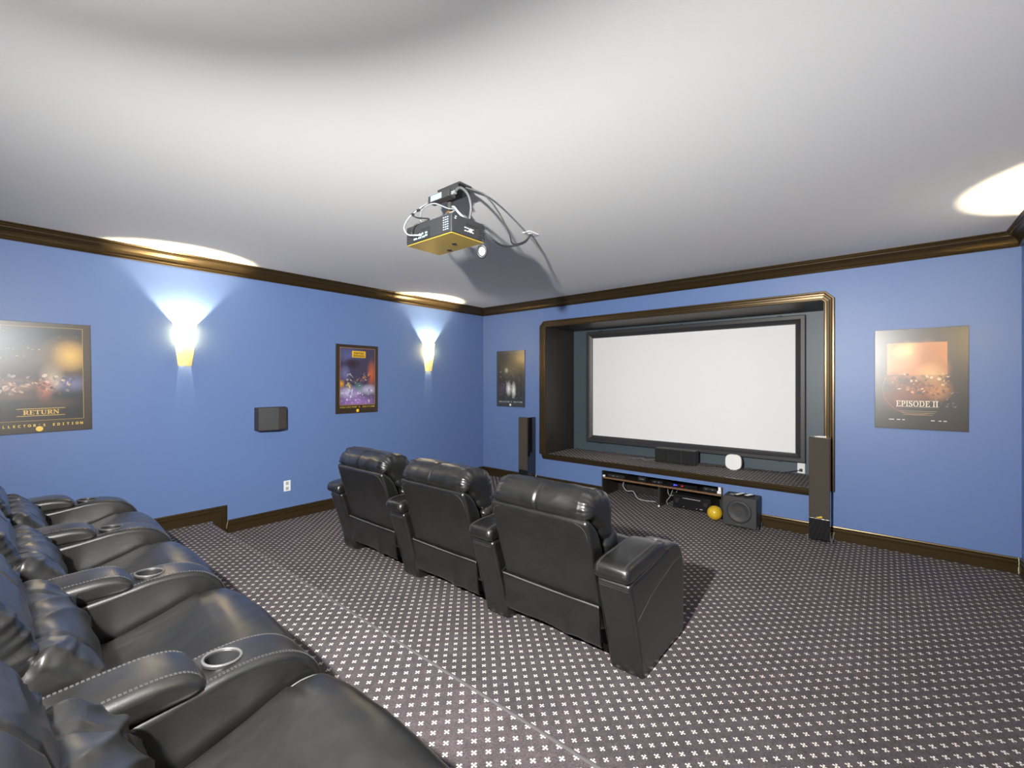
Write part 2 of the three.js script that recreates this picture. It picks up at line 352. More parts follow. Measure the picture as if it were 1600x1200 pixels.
// crown moulding round the room
{
  const prof = [[0, 2.592], [0.013, 2.592], [0.017, 2.598], [0.013, 2.605], [0.020, 2.609], [0.024, 2.616], [0.019, 2.622], [0.026, 2.636], [0.036, 2.652], [0.050, 2.666], [0.066, 2.675], [0.066, 2.681], [0.075, 2.683], [0.080, 2.690], [0.078, 2.695], [0.088, 2.698], [0.096, 2.705], [0.096, 2.712], [0, 2.712]];
  const path = [[LEFT, BACK], [RIGHT, BACK], [RIGHT, FRONT], [LEFT, FRONT]]; // plan, room on the left of the path when y is flipped
  const segs = moulding(path.map(([x, z]) => [x, -z]), prof, (u, v, b) => [u, b, -v], true);
  const names = [['back', 'trim_1'], ['right', 'trim_2'], ['front', 'trim_3'], ['left', 'trim_4']];
  segs.forEach((g, i) => structure(names[i][1], g, M.trim, 'dark bronze crown moulding along the ' + ['wall behind the back row', 'wall beside the camera', 'front wall above the screen', 'sconce wall with the surround speaker'][i], 'moulding'));
}
// baseboards
const BASE = [[0, 0], [0.017, 0], [0.017, 0.072], [0.007, 0.075], [0.007, 0.082], [0.016, 0.086], [0.017, 0.092], [0.016, 0.105], [0.005, 0.109], [0.005, 0.116], [0.011, 0.119], [0.009, 0.126], [0.005, 0.128], [0, 0.128]];
{
  const along = (pts, y) => moulding(pts.map(([x, z]) => [x, -z]), BASE, (u, v, b) => [u, b + y, -v]);
  const front = [along([[REC.x0 - 1.262 + 0, FRONT], [CUB.x0, FRONT]].map(([x, z], i) => [i ? CUB.x0 : LEFT, z]).reverse(), 0), along([[RIGHT, FRONT], [CUB.x1, FRONT]], 0)].flat();
  structure('baseboard_front', merge(front.map((g) => flipIn(g, 'z', FRONT))), M.trim, 'dark bronze baseboard along the front wall', 'baseboard');
  const left = along([[LEFT, -1.567], [LEFT, FRONT]], 0).map((g) => flipIn(g, 'x', LEFT));
  const wallProf = BASE.map(([out, h]) => [h - 0.128, out]);
  // upper run, then the return down to the lower floor, in the plane of the wall (u = -z, v = y)
  const up = moulding([[-BACK, STEP + 0.128], [1.567, STEP + 0.128], [1.567, 0]], wallProf, (u, v, b) => [LEFT + b, v, -u]);
  const bl = structureGroup('baseboard_left', 'dark bronze baseboard stepping down along the sconce wall', 'baseboard');
  part('lower_board', left[0], M.trim, bl); part('upper_board', up[0], M.trim, bl); part('return_board', up[1], M.trim, bl);
  part('caulk_line', tube([[LEFT + 0.018, 0.128, -1.569], [LEFT + 0.02, 0.09, -1.56], [LEFT + 0.02, 0.05, -1.556]], 0.0018, 8, 5), M.caulk, bl, 'cream caulk in the joint');
  const br = structureGroup('baseboard_right', 'dark bronze baseboard along the wall beside the camera', 'baseboard');
  part('board', merge([...along([[RIGHT, FRONT], [RIGHT, STEP_Z]], 0), ...along([[RIGHT, STEP_Z], [RIGHT, BACK]], STEP)].map((g) => flipIn(g, 'x', RIGHT, true))), M.trim, br);
  const cp = []; for (let i = 0; i < 12; i++) cp.push([RIGHT - 0.018 + (rnd() - 0.5) * 0.006, 0.005 + i * 0.0115, FRONT + 0.02 + (rnd() - 0.5) * 0.004]);
  part('caulk_line', tube(cp, 0.003, 30, 5), M.caulk, br, 'ragged cream caulk in the corner');
  structure('baseboard_back', merge(along([[LEFT, BACK], [RIGHT, BACK]], STEP).map((g) => flipIn(g, 'z', BACK, true))), M.trim, 'dark bronze baseboard behind the back row', 'baseboard');
}
function flipIn(g, axis, at, below = false) { // keep the moulding on the room side of its wall
  const p = g.attributes.position, i = axis === 'x' ? 0 : 2;
  for (let k = 0; k < p.count; k++) { const v = p.array[k * 3 + i], d = Math.abs(v - at); p.array[k * 3 + i] = below ? at - d : at + d; }
  g.computeVertexNormals(); return g;
}
// casing round the alcove with clipped corners
{
  const prof = [[0, 0], [0, 0.012], [0.006, 0.018], [0.018, 0.018], [0.022, 0.024], [0.040, 0.026], [0.046, 0.034], [0.060, 0.036], [0.068, 0.046], [0.080, 0.046], [0.084, 0.040], [0.084, 0]];
  const x0 = REC.x0, x1 = REC.x1, y1 = REC.y1 - 0.004, c = 0.022;
  const segs = moulding([[x0, 0.466], [x0, y1 - c], [x0 + c, y1], [x1 - c, y1], [x1, y1 - c], [x1, 0.466]], prof, (u, v, b) => [u, v, FRONT + b]);
  const g = structureGroup('trim_5', 'dark bronze stepped casing with clipped corners round the alcove', 'moulding');
  segs.forEach((s, i) => part(['jamb_casing', 'corner_casing', 'head_casing', 'corner_casing', 'jamb_casing'][i], s, M.trim, g));
}

// ---------------------------------------------------------------- recliners
const PITCH = 0.9;
const fold = (a, b, c) => { const n = N3(a, b, c); return Math.pow(1 - Math.min(1, Math.abs(n) * 1.9), 2); };
function recliner(lean, slack, hide, seatHide, yarn) {
  const g = new THREE.Group();
  const tip = (geo) => geo.translate(0, -0.42, 0).rotateX(lean).translate(0, 0.42, 0);
  // seat
  const seatP = [[-0.03, 0.27], [-0.03, 0.385], [-0.10, 0.415], [-0.22, 0.415], [-0.36, 0.450], [-0.48, 0.492], [-0.55, 0.505], [-0.622, 0.488], [-0.660, 0.44], [-0.668, 0.38], [-0.660, 0.30], [-0.60, 0.265], [-0.32, 0.26]];
  const W = 0.702;
  const seat = softLoft(seatP, W, { r: 0.035, n: 110, nx: 44, ne: 6, def: (x, z, y, s, q) => {
    const k = x / (W / 2), top = q.ny > 0.2 ? 1 : 0.2, crown = -0.030 * Math.pow(Math.abs(k), 2.6) * (z < -0.5 ? 1 : 0.55);
    return (crown + 0.003 * N3(x * 7, z * 5, 1.3) + 0.0022 * fold(x * 5 + 3, z * 16, 0.4) * smooth(-z, 0.3, 0.6) + 0.0014 * fold(x * 18, z * 6, 2.4)) * top;
  } });
  const seatM = part('seat', seat, seatHide, g);
  const sp = softProfile(seatP, 110), piping = [];
  for (const sx of [-1, 1]) {
    const pts = sp.filter((q) => q.z < -0.42 && q.y > 0.30).sort((a, b) => Math.atan2(a.y - 0.36, a.z + 0.50) - Math.atan2(b.y - 0.36, b.z + 0.50)).map((q) => V(sx * (W / 2 - 0.010), q.y - q.ny * 0.036, q.z - q.nz * 0.036));
    piping.push(tube(pts, 0.0032, 50, 6));
  }
  part('piping', piping, M.piping, seatM, 'pale piping round the seat front');
  part('footrest', softLoft([[-0.585, 0.075], [-0.585, 0.252], [-0.61, 0.262], [-0.636, 0.252], [-0.646, 0.17], [-0.640, 0.085], [-0.62, 0.07]], 0.69, { r: 0.02, n: 44, nx: 20 }), hide, g);
  // back shell: the leather board and its sides, seen from behind
  const shellP = [[0.02, 0.19], [0.08, 0.39], [0.145, 0.60], [0.192, 0.765], [0.202, 0.797], [0.192, 0.813], [0.165, 0.810], [0.085, 0.74], [0.02, 0.60], [-0.035, 0.42], [-0.065, 0.20], [-0.05, 0.185], [-0.015, 0.182]];
  const SW = 0.668;
  const shell = part('back_shell', tip(softLoft(shellP, SW, { r: 0.022, n: 70, nx: 24, def: (x, z, y) => 0.0035 * N3(x * 5, y * 5, 4.1) - 0.004 * Math.cos(x / SW * Math.PI) * smooth(y, 0.3, 0.6) * 0.5 })), hide, g);
  const st = [];
  for (const sx of [-1, 1]) {
    const arc = []; for (let i = 0; i <= 10; i++) { const a = i / 10 * Math.PI / 2, dx = 0.075 * (1 - Math.sin(a) * 0.9), dy = 0.075 * (1 - Math.cos(a) * 0.95); const y = 0.795 - dy; arc.push(V(sx * (SW / 2 - 0.012 - dx + 0.01), y, 0.203 - (0.795 - y) * 0.30 + 0.001)); }
    st.push(...stitches(arc, 0.006, 0.002, 0.0018));
  }
  part('stitching', tip(merge(st)), yarn, shell, 'grey stitching');
  // loose lower skirt on the rear
  const skirtP = [[0.070, 0.335], [0.076, 0.341], [0.082, 0.335], [0.068, 0.24], [0.048, 0.125], [0.040, 0.120], [0.038, 0.127], [0.055, 0.24]];
  const skirt = part('rear_skirt', tip(softLoft(skirtP, 0.672, { r: 0.004, n: 60, nx: 60, ne: 2, def: (x, z, y, s, q) => (q.nz > 0 ? 1 : -1) * ((0.004 + 0.020 * smooth(0.34 - y, 0, 0.2)) * N3(x * 4.2, y * 3, 7.7) + 0.009 * fold(x * 5 - y * 4, y * 3, 3.3) * smooth(0.34 - y, 0.02, 0.16)) + 0.002 })), hide, g, 'slack leather skirt');
  part('welt', tip(tube([[-0.335, 0.337, 0.081], [0, 0.335, 0.083], [0.335, 0.337, 0.081]], 0.0042, 16, 6)), M.piping, skirt);
  // upper back cushion
  const headP = [[0.165, 0.795], [0.192, 0.82], [0.198, 0.860], [0.176, 0.912], [0.122, 0.945], [0.050, 0.950], [-0.02, 0.935], [-0.075, 0.895], [-0.10, 0.82], [-0.105, 0.74], [-0.09, 0.675], [-0.04, 0.645], [0.02, 0.66], [0.075, 0.715], [0.115, 0.775]];
  const HW = 0.675;
  part('headrest', tip(softLoft(headP, HW, { r: 0.065, n: 120, nx: 70, ne: 8, def: (x, z, y, s) => {
    const k = Math.abs(x) / (HW / 2), e = smooth(k, 0.62, 0.95);
    const pleat = 0.010 * slack * e * (fold(s * 17, x * 2.5, 5.1) + 0.6 * fold(s * 31, x * 5, 8.2));
    return -0.012 * k * k + pleat + 0.005 * N3(x * 5, s * 5, 2.2) + 0.004 * slack * fold(x * 4, s * 9, 9.4) - 0.009 * Math.exp(-Math.pow(x / 0.010, 2)) - 0.006 * Math.exp(-Math.pow((Math.abs(x) - 0.285) / 0.009, 2)) * (1 - 0.2 * k);
  } })), hide, g);
  // lower back cushion
  const lumP = [[0.005, 0.43], [-0.06, 0.40], [-0.135, 0.415], [-0.178, 0.475], [-0.185, 0.56], [-0.165, 0.64], [-0.12, 0.695], [-0.06, 0.70], [0.0, 0.64], [0.0, 0.52]];
  part('lumbar_cushion', tip(softLoft(lumP, 0.685, { r: 0.045, n: 100, nx: 60, ne: 8, def: (x, z, y, s) => {
    const k = Math.abs(x) / 0.34, e = smooth(k, 0.45, 0.95);
    return -0.012 * k * k + 0.012 * slack * e * fold(s * 11, x * 5, 1.1) + 0.010 * slack * fold(x * 3.5 + 2, s * 7 + x * 4, 6.3) + 0.006 * N3(x * 6, s * 6, 3.2) - 0.010 * Math.exp(-Math.pow((Math.abs(x) - 0.20) / 0.012, 2));
  } })), hide, g);
  part('base_frame', [span(-0.33, 0.33, 0.10, 0.262, -0.57, -0.07), span(-0.30, 0.30, 0.05, 0.10, -0.54, -0.09)], M.blackCloth, g);
  for (const [x, z] of [[-0.28, -0.11], [0.28, -0.11], [-0.28, -0.51], [0.28, -0.51]]) part('foot', cyl(0.02, 0.025, 0.05, x, 0.025, z, 14), M.blackPlastic, g);
  return g;
}
function armrest(longer, hide, yarn) {
  const g = new THREE.Group(), W = 0.186;
  const bodyP = [[0.0, 0.004], [0.03, 0.12], [0.075, 0.27], [0.118, 0.41], [0.145, 0.50], [0.150, 0.522], [0.138, 0.534], [0.05, 0.540], [-0.10, 0.552], [-0.26, 0.570], [-0.37, 0.583], [-0.45, 0.578], [-0.515, 0.552], [-0.563, 0.500], [-0.590, 0.425], [-0.598, 0.33], [-0.595, 0.18], [-0.590, 0.02], [-0.575, 0.004], [-0.3, 0.004]].map(([z, y]) => [z < -0.37 ? z + (z + 0.37) * longer : z, y]);
  const body = softLoft(bodyP, W, { r: 0.02, n: 130, nx: 10, ne: 5, def: (x, z, y, s, q) => (q.ny > 0.3 && z < -0.25 ? 0.004 * (1 - Math.pow(x / (W / 2), 2)) : 0) + 0.0012 * N3(x * 20, s * 9, 5) });
  const CZ = -0.365, CY = 0.583, tilt = 0.10;
  const cutG = new THREE.CylinderGeometry(0.0445, 0.0445, 0.16, 40); cutG.rotateX(-tilt); cutG.translate(0, CY - 0.02, CZ);
  const ev = new Evaluator(); ev.useGroups = false; ev.attributes = ['position', 'normal', 'uv'];
  const a = new Brush(body), b = new Brush(cutG); a.updateMatrixWorld(); b.updateMatrixWorld();
  const res = ev.evaluate(a, b, SUBTRACTION);
  const arm = part('arm_body', clean(res.geometry), hide, g);
  const cup = new THREE.LatheGeometry([[0, -0.085], [0.036, -0.085], [0.040, -0.075], [0.0425, 0], [0.044, 0.004], [0.048, 0.0055], [0.051, 0.003], [0.051, -0.004]].map(([x, y]) => new THREE.Vector2(x, y)), 40);
  const cupG = new THREE.Group();
  const ring = new THREE.TorusGeometry(0.0485, 0.0042, 10, 44); ring.rotateX(Math.PI / 2); ring.translate(0, 0.004, 0);
  cup.rotateX(-tilt).translate(0, CY + 0.003, CZ); ring.rotateX(-tilt).translate(0, CY + 0.004, CZ);
  const cupM = part('cup_holder', cup, M.blackPlastic, g, 'black round cup holder'); part('rim', ring, M.cupRing, cupM);
  const padP = [[0.150, 0.538], [0.178, 0.548], [0.186, 0.578], [0.172, 0.610], [0.13, 0.624], [0.0, 0.632], [-0.12, 0.640], [-0.21, 0.640], [-0.262, 0.628], [-0.292, 0.602], [-0.298, 0.578], [-0.280, 0.564], [-0.15, 0.556], [0.0, 0.545]];
  const PW = 0.196;
  const pad = part('arm_pad', softLoft(padP, PW, { r: 0.026, n: 100, nx: 14, ne: 6, def: (x, z, y, s, q) => (q.ny > 0.3 ? 0.006 * (1 - Math.pow(x / (PW / 2), 2)) : 0) + 0.0014 * N3(x * 14, s * 8, 2) }), hide, g);
  const pp = softProfile(padP, 100), top = pp.filter((q) => q.ny > -0.05 && q.y > 0.575).sort((p, q) => q.z - p.z), st = [], st2 = [];
  for (const sx of [-1, 1]) for (const [dx, o] of [[0.024, 0.0012], [0.030, 0.0008]]) {
    const t = clamp((PW / 2 - dx - (PW / 2 - 0.026)) / 0.026, 0, 1);
    st.push(...stitches(top.map((q) => V(sx * (PW / 2 - dx), q.y + q.ny * (o + (q.ny > 0.3 ? 0.006 * (1 - Math.pow((PW / 2 - dx) / (PW / 2), 2)) : 0) - 0.026 * (1 - Math.sqrt(Math.max(0, 1 - t * t))) * 0.3), q.z + q.nz * o)), 0.0065, 0.0035, 0.0016));
  }
  part('stitching', st, yarn, pad, 'grey double stitching');
  const bp = softProfile(bodyP, 130), front = bp.filter((q) => q.z < -0.27 && q.y > 0.42 && q.ny > -0.3).sort((p, q) => q.z - p.z);
  for (const sx of [-1, 1]) for (const [dx, o] of [[0.0185, 0.0022], [0.0245, 0.0030]]) st2.push(...stitches(front.map((q) => V(sx * (W / 2 - dx), q.y + q.ny * o, q.z + q.nz * o)), 0.0065, 0.0035, 0.0015));
  for (const sx of [-1, 1]) {
    const x = sx * (W / 2 + 0.0004);
    if (longer) st2.push(...stitches([V(x, 0.53, -0.165), V(x, 0.30, -0.155)], 0.006, 0.004, 0.0012));
    if (!longer) st2.push(...stitches([V(x, 0.33, 0.07), V(x, 0.40, -0.10), V(x, 0.45, -0.30), V(x, 0.478, -0.46), V(x, 0.475, -0.53), V(x, 0.45, -0.565)], 0.006, 0.002, 0.0013));
    st2.push(...stitches([V(sx * 0.088, 0.50, 0.143), V(sx * 0.0885, 0.06, 0.012)], 0.006, 0.004, 0.0012));
  }
  st2.push(...stitches([V(-0.08, 0.508, 0.1485), V(0.08, 0.508, 0.1485)], 0.006, 0.003, 0.0016), ...stitches([V(-0.08, 0.497, 0.1455), V(0.08, 0.497, 0.1455)], 0.006, 0.003, 0.0016));
  part('stitching', st2, yarn, arm, 'grey seam stitching');
  
  return g;
}
const reclinerProto = recliner(0, 1, M.leather, M.leather, M.thread), armProto = armrest(0, M.leather, M.thread), wornProto = recliner(THREE.MathUtils.degToRad(19), 1.15, M.leather, M.leather, M.thread), longArm = armrest(0.18, M.leather, M.thread);
function place(proto, name, label, category, pos, group) {
  const c = proto.clone(); c.name = numbered(name); c.position.set(...pos); c.userData = { label, category, group }; if (pos[1] > 0) c.scale.y = 0.945; scene.add(c); return c;
}
const FRONT_ROW = { x0: -1.035 - 3 * 0.905, pitch: 0.905, z: -2.16 }, BACK_ROW = { x0: -1.495 - 3 * PITCH, pitch: PITCH, z: -0.085 };
const fl = ['front row recliner beside the blue sconce wall', 'middle recliner of the three in the front row', 'front row recliner at the open aisle end'];
for (let i = 0; i < 3; i++) place(reclinerProto, 'recliner_chair', 'black leather ' + fl[i], 'recliner', [FRONT_ROW.x0 + (i + 0.5) * FRONT_ROW.pitch, 0, FRONT_ROW.z], 'front row recliners');
const fa = ['end armrest of the front row on the sconce wall side', 'armrest console between first and middle front row recliners from the sconce wall', 'armrest console between the middle front row recliner and the aisle recliner', 'end armrest of the front row facing the open aisle'];
for (let i = 0; i < 4; i++) place(armProto, 'armrest_console', 'black leather ' + fa[i], 'armrest', [FRONT_ROW.x0 + i * FRONT_ROW.pitch, 0, FRONT_ROW.z], 'front row armrests');
const bl = ['back row recliner beside the sconce wall on the platform', 'second back row recliner from the sconce wall on the platform', 'third back row recliner from the sconce wall on the platform', 'fourth back row recliner from the sconce wall, farthest from it'];
for (let i = 0; i < 4; i++) place(wornProto, 'recliner_chair', 'black leather ' + bl[i], 'recliner', [BACK_ROW.x0 + (i + 0.5) * BACK_ROW.pitch, STEP, BACK_ROW.z], 'back row recliners');
const ba = ['end armrest of the back row with a bluish sheen beside the wall', 'second armrest console of the back row from the sconce wall', 'third armrest console of the back row from the sconce wall', 'fourth armrest console of the back row from the sconce wall', 'end armrest of the back row farthest from the sconce wall'];
for (let i = 0; i < 5; i++) place(longArm, 'armrest_console', 'black leather ' + ba[i], 'armrest', [BACK_ROW.x0 + i * BACK_ROW.pitch, STEP, BACK_ROW.z], 'back row armrests');

// ---------------------------------------------------------------- projection screen
{
  const z = -6.0, t = thing('projection_screen', 'large blank white cinema screen with a wide black border', 'screen', [0, 0, 0]);
  const x0 = -3.431, x1 = -0.792, y0 = 0.700, y1 = 2.179;
  part('screen_fabric', span(x0 - 0.01, x1 + 0.01, y0 - 0.01, y1 + 0.01, z - 0.012, z), M.screen, t, 'plain white screen surface');
  const prof = [[0, -0.03], [0, 0.004], [-0.010, 0.006], [-0.030, 0.016], [-0.050, 0.030], [-0.056, 0.036], [-0.094, 0.036], [-0.100, 0.030], [-0.100, -0.03]];
  const segs = moulding([[x0, y0], [x1, y0], [x1, y1], [x0, y1]], prof, (u, v, b) => [u, v, z + b], true);
  segs.forEach((s) => part('frame_bar', s, M.velvet, t, 'wide black border'));
  for (const x of [-3.3, -2.1, -0.95]) for (const [w, y0, y1] of [[0.02, 2.279, 2.292], [0.012, 0.586, 0.600]]) part('clip', span(x - w, x + w, y0, y1, z - 0.02, z + 0.018), M.satinBlack, t);
}
// centre speaker on the ledge
{
  const t = thing('center_speaker', 'long low black centre speaker on the carpeted ledge below the screen', 'speaker', [-2.085, REC.y0, -5.80]);
  part('cabinet', box(0.52, 0.18, 0.15, 0, 0.095, 0, 0.012), M.satinBlack, t);
  for (const x of [-0.172, 0, 0.172]) part('grille', box(0.164, 0.165, 0.02, x, 0.095, 0.078, 0.008), M.blackCloth, t, 'black cloth grille');
  for (const x of [-0.2, 0.2]) part('foot', box(0.05, 0.006, 0.12, x, 0.003, 0), M.blackPlastic, t);
}
// white mesh router
{
  const t = thing('wifi_router', 'rounded white wifi router standing on the carpeted ledge', 'router', [-1.40, REC.y0, -5.80]);
  const s = new THREE.Shape(), R = 0.084, e = 3.2;
  for (let i = 0; i < 64; i++) { const a = i / 64 * Math.PI * 2, c = Math.cos(a), q = Math.sin(a), x = Math.sign(c) * Math.pow(Math.abs(c), 2 / e) * R, y = Math.sign(q) * Math.pow(Math.abs(q), 2 / e) * R; i ? s.lineTo(x, y) : s.moveTo(x, y); }
  s.closePath();
  const g = new THREE.ExtrudeGeometry(s, { depth: 0.018, bevelEnabled: true, bevelSize: 0.006, bevelThickness: 0.012, bevelSegments: 5, curveSegments: 4 });
  g.translate(0, 0.094, -0.01).rotateX(-0.06);
  part('shell', g, M.white, t); part('stand', box(0.07, 0.008, 0.05, 0, 0.004, -0.004, 0.003), M.white, t);
}
// outlet with plug in the alcove
{
  const t = thing('power_outlet', 'white outlet plate with black plug on the alcove back', 'outlet', [-0.741, 0.527, REC.back]);
  part('plate', box(0.074, 0.117, 0.006, 0, 0, 0.003, 0.003), M.white, t);
  part('plug', [box(0.03, 0.03, 0.03, 0.0, -0.02, 0.02, 0.006), tube([[0, -0.02, 0.03], [-0.05, -0.03, 0.05], [-0.14, -0.05, 0.09], [-0.30, -0.063, 0.10], [-0.5, -0.063, 0.16], [-0.62, -0.063, 0.2]], 0.0035, 40, 6)], M.blackPlastic, t, 'black plug and cord');
}
solid('cable_tangle', [tube([[-2.70, 0.466, -5.75], [-2.60, 0.475, -5.70], [-2.55, 0.465, -5.80], [-2.48, 0.472, -5.72], [-2.42, 0.466, -5.82], [-2.36, 0.466, -5.90]], 0.004, 60, 6), tube([[-2.62, 0.466, -5.82], [-2.52, 0.478, -5.76], [-2.46, 0.466, -5.70], [-2.38, 0.466, -5.86]], 0.0035, 50, 6)], M.greyPlastic, 'tangle of grey cables on the carpeted ledge', 'cable');
solid('speaker_wire', tube([[-1.80, 0.464, -5.86], [-1.72, 0.466, -5.80], [-1.64, 0.465, -5.86], [-1.56, 0.466, -5.84], [-1.50, 0.464, -5.9]], 0.0035, 40, 6), M.blackPlastic, 'short black wire on the ledge between speaker and router', 'cable');

// ---------------------------------------------------------------- tower speakers, subwoofer
function tower(x, z, turn, label, dented) {
  const t = thing('tower_speaker', label, 'speaker', [x, 0, z], turn, 'tower speakers beside the screen');
  part('cabinet', span(-0.083, 0.083, 0.028, 0.995, -0.19, 0.0, 0.004), M.glossBlack, t, 'black cabinet');
  part('grille', span(-0.081, 0.081, 0.232, 0.990, -0.006, 0.012, 0.004), M.grille, t, 'dark brown cloth grille');
  part('lower_panel', span(-0.081, 0.081, 0.030, 0.226, -0.006, 0.008, 0.003), M.glossBlack, t, 'gloss black lower panel');
  part('accent_strip', span(-0.082, 0.082, 0.2262, 0.2312, -0.004, 0.0125, 0.001), M.chrome, t);
  part('badge', span(-0.02, 0.02, 0.240, 0.250, 0.012, 0.014), M.chrome, t);
  for (const sx of [-1, 1]) for (const zz of [-0.17, -0.02]) part('foot', [cyl(0.012, 0.009, 0.05, sx * 0.094, 0.03, zz, 14), cyl(0.004, 0.012, 0.012, sx * 0.094, 0.006, zz, 12), span(Math.min(sx * 0.078, sx * 0.094), Math.max(sx * 0.078, sx * 0.094), 0.03, 0.045, zz - 0.008, zz + 0.008)], M.chrome, t);
  return t;
}
tower(-0.478, -5.07, 0, 'tall slim black tower speaker with a paper slip on top by the alcove casing');
tower(-4.062, -5.08, 0, 'tall slim brown fronted tower speaker between wall poster and alcove');
solid('paper_slip', [box(0.085, 0.004, 0.06, 0, 0, 0), box(0.05, 0.004, 0.05, 0.012, 0.004, 0.006)].map((g) => g.rotateY(0.2).translate(-0.478, 0.9975, -5.13)), M.paper, 'small white paper lying on a tower speaker', 'paper');
solid('ribbon_scrap', [box(0.04, 0.012, 0.006, 0, 0, 0, 0.003), box(0.02, 0.018, 0.006, 0.016, 0.004, 0.001, 0.003)].map((g) => g.rotateZ(0.15).translate(-0.478, 0.242, -5.054)), M.gold, 'small yellow scrap stuck on the tower speaker front', 'scrap');
solid('speaker_cable', tube([[-3.965, 0.12, -5.25], [-3.93, 0.16, -5.22], [-3.925, 0.10, -5.20], [-3.95, 0.03, -5.20], [-3.98, 0.01, -5.21]], 0.005, 30, 7), M.whiteCable, 'white cable curling behind the tower speaker by the poster', 'cable');
{
  const t = thing('subwoofer', 'squat black subwoofer with round cone on the floor under the ledge', 'subwoofer', [-1.155, 0, -5.01]);
  part('cabinet', span(-0.16, 0.16, 0.022, 0.325, -0.235, -0.012, 0.008), M.satinBlack, t);
  part('front_panel', span(-0.159, 0.159, 0.024, 0.323, -0.014, 0, 0.006), M.satinBlack, t);
  const cone = new THREE.LatheGeometry([[0, 0.004], [0.03, 0.008], [0.05, 0.003], [0.075, 0.010], [0.092, 0.014], [0.102, 0.0155], [0.112, 0.013], [0.118, 0.001]].map(([x, y]) => new THREE.Vector2(x, y)), 48);
  cone.rotateX(Math.PI / 2).translate(0, 0.178, -0.001);
  part('driver_cone', cone, M.satinBlack, t, 'round black cone');
  part('badge', [span(-0.018, -0.004, 0.04, 0.048, 0, 0.002), span(-0.002, 0.014, 0.04, 0.048, 0, 0.002)], M.chrome, t);
  for (const x of [-0.135, 0.135]) for (const z of [-0.20, -0.03]) part('foot', [cyl(0.011, 0.013, 0.03, x, 0.015, z, 14)], M.chrome, t);
  for (const z of [-0.02, -0.2]) part('side_foot', cyl(0.007, 0.007, 0.05, 0.168, 0.03, z, 10), M.chrome, t);
}
function remote(x, z, turn, label, len) {
  const t = thing('remote_control', label, 'remote', [x, 0.325, z], turn, 'remotes on the subwoofer');
  part('body', box(0.045, 0.018, len, 0, 0.009, 0, 0.006), M.blackPlastic, t);
  const b = []; for (let i = 0; i < 5; i++) for (let j = -1; j <= 1; j++) b.push(box(0.009, 0.004, 0.010, j * 0.012, 0.019, -len / 2 + 0.022 + i * (len - 0.04) / 4, 0.001));
  part('button', b, M.paper, t, 'pale buttons');
}
remote(-1.170, -5.11, -0.35, 'longer black remote with pale buttons lying on the subwoofer', 0.15);
remote(-1.085, -5.12, -0.45, 'shorter black remote beside the other on the subwoofer', 0.12);
solid('card_wallet', box(0.05, 0.008, 0.035, -1.235, 0.330, -5.105, 0.002), M.greyPlastic, 'small flat grey box on the subwoofer', 'box');
{
  const g = new THREE.SphereGeometry(0.078, 40, 28); g.translate(-1.437, 0.0785, -5.17);
  const t = solid('toy_ball', g, M.gold, 'shiny golden yellow ball on the carpet beside the subwoofer', 'ball');
}
// ---------------------------------------------------------------- equipment in the cubby
{
  const t = thing('av_receiver', 'black receiver with knobs and display in the cubby below the ledge', 'receiver', [-1.745, 0, -5.36]);
  part('cabinet', span(-0.215, 0.215, 0.016, 0.168, -0.32, 0, 0.004), M.blackPlastic, t);
  part('front_panel', span(-0.217, 0.217, 0.014, 0.170, 0, 0.012, 0.003), M.glossBlack, t);
  for (const x of [-0.165, 0.165]) part('knob', cyl(0.026, 0.024, 0.018, x, 0.100, 0.02, 28, 'z'), M.blackPlastic, t);
  part('display', span(-0.10, 0.10, 0.085, 0.112, 0.0115, 0.0132), M.glossBlack, t);
  const keys = []; for (let i = 0; i < 14; i++) keys.push(box(0.0105, 0.009, 0.003, -0.098 + i * 0.0148, 0.136, 0.0130));
  part('key_row', keys, M.pale, t, 'row of pale input keys');
  part('jack', [cyl(0.005, 0.005, 0.004, -0.09, 0.035, 0.0135, 12, 'z'), cyl(0.005, 0.005, 0.004, 0.06, 0.035, 0.0135, 12, 'z'), box(0.03, 0.008, 0.003, 0.11, 0.036, 0.0130)], M.pale, t);
  for (const x of [-0.17, 0.17]) for (const z of [-0.04, -0.28]) part('foot', cyl(0.02, 0.02, 0.016, x, 0.008, z, 14), M.blackPlastic, t);
}
const SH = 0.263;
function smallBox(x, z, w, h, d, name, label, lights) {
  const t = thing(name, label, 'media box', [x, SH, z], 0);
  part('case', box(w, h, d, 0, h / 2, 0, 0.004), M.blackPlastic, t);
  part('indicator', lights.map((lx) => box(0.012, 0.006, 0.003, lx, h * 0.45, d / 2 + 0.0005)), M.pale, t, 'pale indicator marks');
  return t;
}
smallBox(-2.70, -5.42, 0.24, 0.038, 0.2, 'set_top_box', 'flat black set top box at the left cubby shelf end', [-0.05, -0.03, 0.02]);
smallBox(-2.36, -5.40, 0.10, 0.05, 0.10, 'streaming_box', 'small black box with a grey front on the cubby shelf', [-0.02, 0.0, 0.02]);
smallBox(-2.16, -5.42, 0.13, 0.03, 0.13, 'network_switch', 'slim black network switch near the middle of the cubby shelf', [-0.03, 0.02]);
{
  const t = thing('game_console', 'black media player with blue and red lights on the cubby shelf', 'media player', [-1.83, SH, -5.41]);
  part('case', box(0.32, 0.042, 0.22, 0, 0.021, 0, 0.005), M.glossBlack, t);
  part('blue_light', [cyl(0.006, 0.006, 0.003, -0.10, 0.024, 0.1112, 14, 'z'), box(0.02, 0.005, 0.003, -0.075, 0.024, 0.1112)], M.ledBlue, t, 'glowing blue indicator');
  part('red_light', cyl(0.0045, 0.0045, 0.003, -0.01, 0.022, 0.1112, 14, 'z'), M.ledRed, t, 'glowing red indicator');
}
